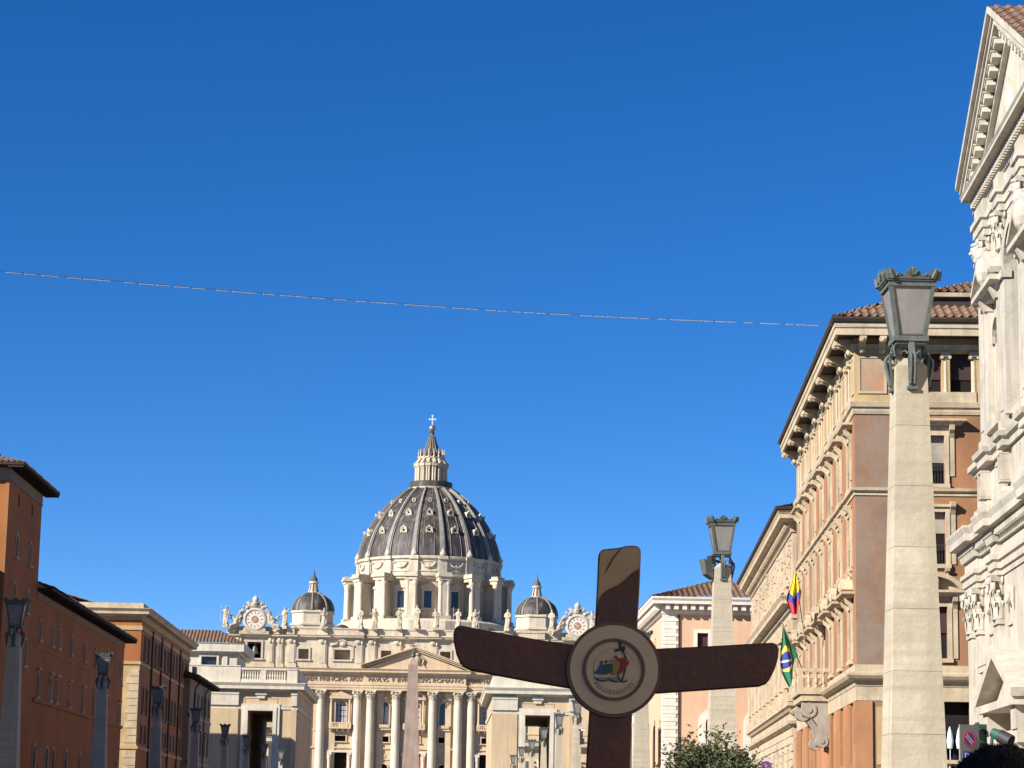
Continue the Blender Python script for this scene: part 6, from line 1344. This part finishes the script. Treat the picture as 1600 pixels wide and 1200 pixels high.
# ================================================================== TREES
def leafy(loc, h, crown_r, n, label, seed, cz, name='olive_tree'):
    r = random.Random(seed); t = empty(name, loc, 0, label, 'tree'); b = MB()
    b.tube([(0, 0, 0), (.04, .02, h*.35), (-.03, .05, h*.6), (.02, 0, h*.85)], [.09, .075, .055, .02], 8)
    tips = []
    for k in range(44):
        a = r.uniform(0, 2*pi); e = r.uniform(-.1, 1.3); L = crown_r*r.uniform(.55, .95); p0 = Vector((0, 0, cz-crown_r*.35+r.uniform(-.2, .3))); d = Vector((cos(a)*cos(e), sin(a)*cos(e), sin(e)))
        p1 = p0+d*L*.5+Vector((0, 0, .05)); p2 = p0+d*L; b.tube([tuple(p0), tuple(p1), tuple(p2)], [.025, .016, .006], 5); tips += [(p1, d), (p2, d), (p0.lerp(p2, .75), d)]
    b.build('trunk', 'bark', t, True)
    b = MB()
    # twigs carrying leaves: clumps with gaps between them
    for k in range(n):
        c, d0 = r.choice(tips); c = c+Vector((r.gauss(0, .16), r.gauss(0, .16), r.gauss(0, .13)))*crown_r; d = (Vector((r.gauss(0, .6), r.gauss(0, .6), r.gauss(.35, .5)))+d0*.6).normalized()
        for q in range(5):
            p = c+d*.045*q; l = (d*.6+Vector((r.gauss(0, 1), r.gauss(0, 1), r.gauss(0, .6))).normalized()).normalized()*r.uniform(.07, .125); w = l.cross(Vector((r.gauss(0, 1), r.gauss(0, 1), r.gauss(0, 1)))).normalized()*r.uniform(.015, .026)
            b.add([tuple(p), tuple(p+l*.45+w), tuple(p+l), tuple(p+l*.45-w)], [(0, 1, 2, 3)])
    b.build('crown', 'leaf', t, recalc=False); return t
leafy((4.9, 45, -.07), 2.9, 1.08, 4500, 'dark green bushy olive tree in front of the second right lamp', 4, 2.55)
leafy((-10.9, 60, -.15), 2.6, .8, 900, 'dark leafy shrub tip at the bottom left corner by the first lamp', 9, 2.4, 'shrub')

# ================================================================== SIGNS AND SIGNALS
def roundel(parent, c, r, mp=None):
    b = MB(); b.arch_ring(0, 0, r*.78, r, -.006, 0, 32, 0, 2*pi); b.build('red_ring', 'red', parent, loc=c)
    b = MB(); b.prism([(r*.775*cos(2*pi*i/32), r*.775*sin(2*pi*i/32)) for i in range(32)], -.005, 0); b.build('blue_field', 'blue', parent, loc=c)
    a = radians(135); n = Vector((cos(a+pi/2), sin(a+pi/2))); d = Vector((cos(a), sin(a))); w = r*.09
    b = MB(); b.prism([tuple(d*r*.8+n*w), tuple(d*-r*.8+n*w), tuple(d*-r*.8-n*w), tuple(d*r*.8-n*w)], -.009, 0); b.build('red_bar', 'red', parent, loc=c)
    b = MB()
    for s in (-1, 1): b.prism([tuple(d*r*.7+n*w*(s*1.9+.4)), tuple(d*-r*.7+n*w*(s*1.9+.4)), tuple(d*-r*.7+n*w*(s*1.9-.4)), tuple(d*r*.7+n*w*(s*1.9-.4))], -.007, 0)
    b.build('white_line', 'white', parent, loc=c)
s1 = empty('no_parking_sign', (12.73, 58, -.15), radians(27), 'grey no-parking sign board with a blue letter P beside the traffic signal', 'road sign')
b = MB(); b.box(-.29, .29, -.02, .02, 3.25, 4.51); b.build('board', 'sign_grey', s1); roundel(s1, (.0, -.022, 4.16), .19)
b = MB(); b.box(-.21, .03, -.03, -.02, 3.62, 3.88); b.build('blue_square', 'blue', s1); V, Fc = text_mesh('P', .11, .17, .006); MB().add([(x-.15, -.034+y, 3.665+z) for x, y, z in V], Fc).build('letter', 'sign_white', s1, recalc=False)
MB().tube([(0, .06, 0), (0, .06, 4.4)], .035, 10).build('pole', 'iron', s1, True)
s2 = empty('no_parking_sign', (12.15, 90, -.35), radians(8), 'white no-parking sign low beside the olive tree, before the limestone palace', 'road sign')
b = MB(); b.box(-.25, .25, -.02, .02, 3.95, 4.78); b.build('board', 'sign_white', s2); roundel(s2, (0, -.022, 4.5), .2); MB().tube([(0, .06, 0), (0, .06, 4.6)], .035, 10).build('pole', 'iron', s2, True)
tl = empty('traffic_signal', (13.12, 58.4, -.15), radians(15), 'green traffic signal with black visors behind the no-parking board', 'traffic signal')
b = MB(); b.box(-.14, .14, .05, .3, 3.3, 4.5); b.box(-.17, .17, .03, .06, 3.25, 4.55); b.box(.14, .24, .1, .25, 3.9, 4.1); b.build('housing', 'green_paint', tl)
for z in (4.3, 3.95, 3.55):
    b = MB(lambda u, d, z_, z=z: (u, d, z+z_)); 
    if z < 3.6 or z > 0: b.arch_ring(0, 0, .125, .15, -.28 if z < 3.8 else -.1, .05, 16, -.3, pi+.3); b.build('visor', 'rubber', tl)
b = MB(lambda u, d, z: (u-.08, d-.4, z+3.72)); b.arch_ring(0, 0, .155, .18, -.3, .3, 20, 0, 2*pi); b.prism([(.155*cos(2*pi*i/20), .155*sin(2*pi*i/20)) for i in range(20)], .0, .05); b.build('visor', 'rubber', tl)
MB().tube([(0, .2, 0), (0, .2, 4.6)], .05, 10).build('pole', 'green_paint', tl, True)
t2 = empty('traffic_signal', (13.62, 58.2, -.15), radians(20), 'small dark green signal head with a round black visor, aimed at the crossing', 'traffic signal')
b = MB(); b.tube([(-.14, .28, 4.36), (-.04, .1, 4.27)], [.11, .15], 18); b.build('housing', 'green_paint', t2, True)
b = MB(); 
P0, P1 = Vector((-.04, .1, 4.27)), Vector((.1, -.16, 4.13)); b.tube([tuple(P0), tuple(P1)], .165, 20); o = b.build('visor', 'rubber', t2, True)
b = MB(); b.tube([tuple(P1+(P1-P0)*.01), tuple(P1+(P1-P0)*.05)], .13, 20); b.build('lens', 'void', t2)
MB().tube([(-.3, .2, 3.6), (-.26, .2, 3.75), (-.16, .24, 4.3)], .04, 8).build('arm', 'green_paint', t2, True); MB().tube([(-.3, .2, 0), (-.3, .2, 3.65)], .05, 8).build('pole', 'green_paint', t2, True); MB().tube([(-.3, .2, 3.95), (.6, .25, 4.0)], .02, 8).build('rail', 'green_paint', t2, True)

# glasses of pale cloth (closed parasols) on the brown palace terrace
par = MB().lathe([(.02, 0), (.02, .5), (.12, .55), (.17, .9), (.1, 1.35), (.02, 1.6)], 10); w0 = None
rm = Matrix.Rotation(RZ, 4, 'Z')
for i, y in enumerate((4.1, 4.55, 5.0)):
    p = rm @ Vector((-.3, y, 0)); o = par.build('parasol', 'pale_plastic', None, True) if i == 0 else o.copy()
    if i: COL.objects.link(o)
    o.location = (20.4+p.x, 118+p.y, 5.4); tag(o, ('leftmost', 'middle', 'rightmost')[i]+' folded pale parasol behind the terrace balustrade of the brown palace', 'parasol', 'folded parasols on the palace terrace')
b = MB(E_R); b.box(2.9, 5.5, -.05, .3, 5.2, 5.38); b.box(2.9, 5.5, -.05, .3, 4.5, 4.65)
for i in range(9): baluster_mb(b, 3.05+.29*i, .12, 4.65, 5.2, .1, 8)
b.build('balustrade', 'trim', br)

# ================================================================== PERSON in the foreground
pe = empty('person', (.918, 3.95, .0), radians(-4), 'person seen from behind at the lower right corner, only the short dark hair showing', 'person')
b = MB()
b.ball((0, 0, 1.70), (.078, .098, .118), 20, 14); b.ball((0, .035, 1.655), (.062, .07, .085), 14, 10)
b.tube([(0, -.015, 1.48), (0, -.005, 1.56), (0, .0, 1.64)], [.075, .058, .056], 14)
b.tube([(0, 0, .93), (0, -.01, 1.05), (0, -.015, 1.2), (0, -.01, 1.34), (0, -.01, 1.44), (0, -.01, 1.5)], [.165, .155, .165, .175, .15, .08], 18)
for s in (-1, 1):
    b.tube([(s*.13, -.01, 1.43), (s*.2, -.01, 1.42), (s*.24, -.02, 1.28), (s*.265, -.01, 1.12), (s*.27, .03, .95), (s*.265, .06, .86)], [.07, .062, .052, .046, .036, .03], 12)
    b.ball((s*.262, .075, .81), (.022, .043, .052), 10, 8)
    for k, (L, dy) in enumerate(((.075, .03), (.088, .012), (.083, -.008), (.066, -.025))):
        y = .075+dy; b.tube([(s*.262, y, .78), (s*.258, y+.006, .775-L*.45), (s*.246, y+.012, .775-L*.8), (s*.238, y+.012, .775-L)], [.0095, .009, .008, .0065], 8)
    b.tube([(s*.255, .112, .835), (s*.245, .13, .80), (s*.24, .135, .765)], [.012, .01, .008], 8)
    b.tube([(s*.085, 0, .95), (s*.1, .0, .72), (s*.1, .01, .5), (s*.1, -.01, .28), (s*.1, -.01, .08)], [.095, .085, .058, .055, .04], 14)
    b.tube([(s*.1, -.05, .045), (s*.105, .08, .04), (s*.11, .17, .03)], [.045, .045, .03], 10)
    b.ball((s*.078, .0, 1.69), (.014, .026, .034), 8, 6)
b.ball((0, .105, 1.69), (.015, .022, .025), 8, 6)
body = b.build('body', 'skin', pe); remesh(body, .0075, 3)
b = MB(); b.tube([(0, 0, .9), (0, -.012, 1.05), (0, -.018, 1.2), (0, -.012, 1.34), (0, -.012, 1.44), (0, -.012, 1.525)], [.19, .178, .185, .195, .165, .088], 20)
for s in (-1, 1): b.tube([(s*.12, -.01, 1.435), (s*.2, -.01, 1.425), (s*.245, -.02, 1.28), (s*.268, -.01, 1.12), (s*.272, .03, .93)], [.085, .078, .065, .058, .05], 14)
o = b.build('jacket', 'jacket', pe); remesh(o, .012, 3)
b = MB(); b.ball((0, 0, .93), (.17, .12, .1), 16, 10)
for s in (-1, 1): b.tube([(s*.085, 0, .95), (s*.1, .0, .72), (s*.1, .01, .5), (s*.1, -.01, .28), (s*.1, -.01, .09)], [.108, .098, .073, .07, .066], 14)
o = b.build('trousers', 'trousers', pe); remesh(o, .014, 2)
b = MB()
for s in (-1, 1): b.tube([(s*.1, -.065, .05), (s*.105, .08, .045), (s*.11, .185, .035)], [.052, .052, .036], 12); b.box(s*.105-.05, s*.105+.05, -.11, .2, 0, .03)
o = b.build('shoe', 'black', pe); remesh(o, .012, 2)
b = MB(); b.ball((0, -.018, 1.728), (.093, .112, .106), 24, 16); b.ball((0, -.05, 1.66), (.083, .075, .1), 16, 10); hair = b.build('hair', 'hair', pe); remesh(hair, .009, 2)
r = random.Random(2); b = MB()
for k in range(14000):
    z = r.uniform(-.5, 1); a = r.uniform(0, 2*pi); q = sqrt(max(0, 1-z*z)); n = Vector((q*cos(a), q*sin(a), z))
    if n.y > .55 and n.z < .55: continue
    p = Vector((n.x*.092, -.018+n.y*.111, 1.728+n.z*.104)); d = (n*1.0+Vector((r.gauss(0, .45), r.gauss(0, .45), r.gauss(-.1, .45)))).normalized()*r.uniform(.004, .009); w = d.cross(Vector((r.gauss(0, 1), r.gauss(0, 1), r.gauss(0, 1)))).normalized()*.0008
    b.add([tuple(p-w), tuple(p+w), tuple(p+d)], [(0, 1, 2)])
b.build('stubble', 'hair', hair, recalc=False)
pe.scale = (1.03, 1.03, 1.008)
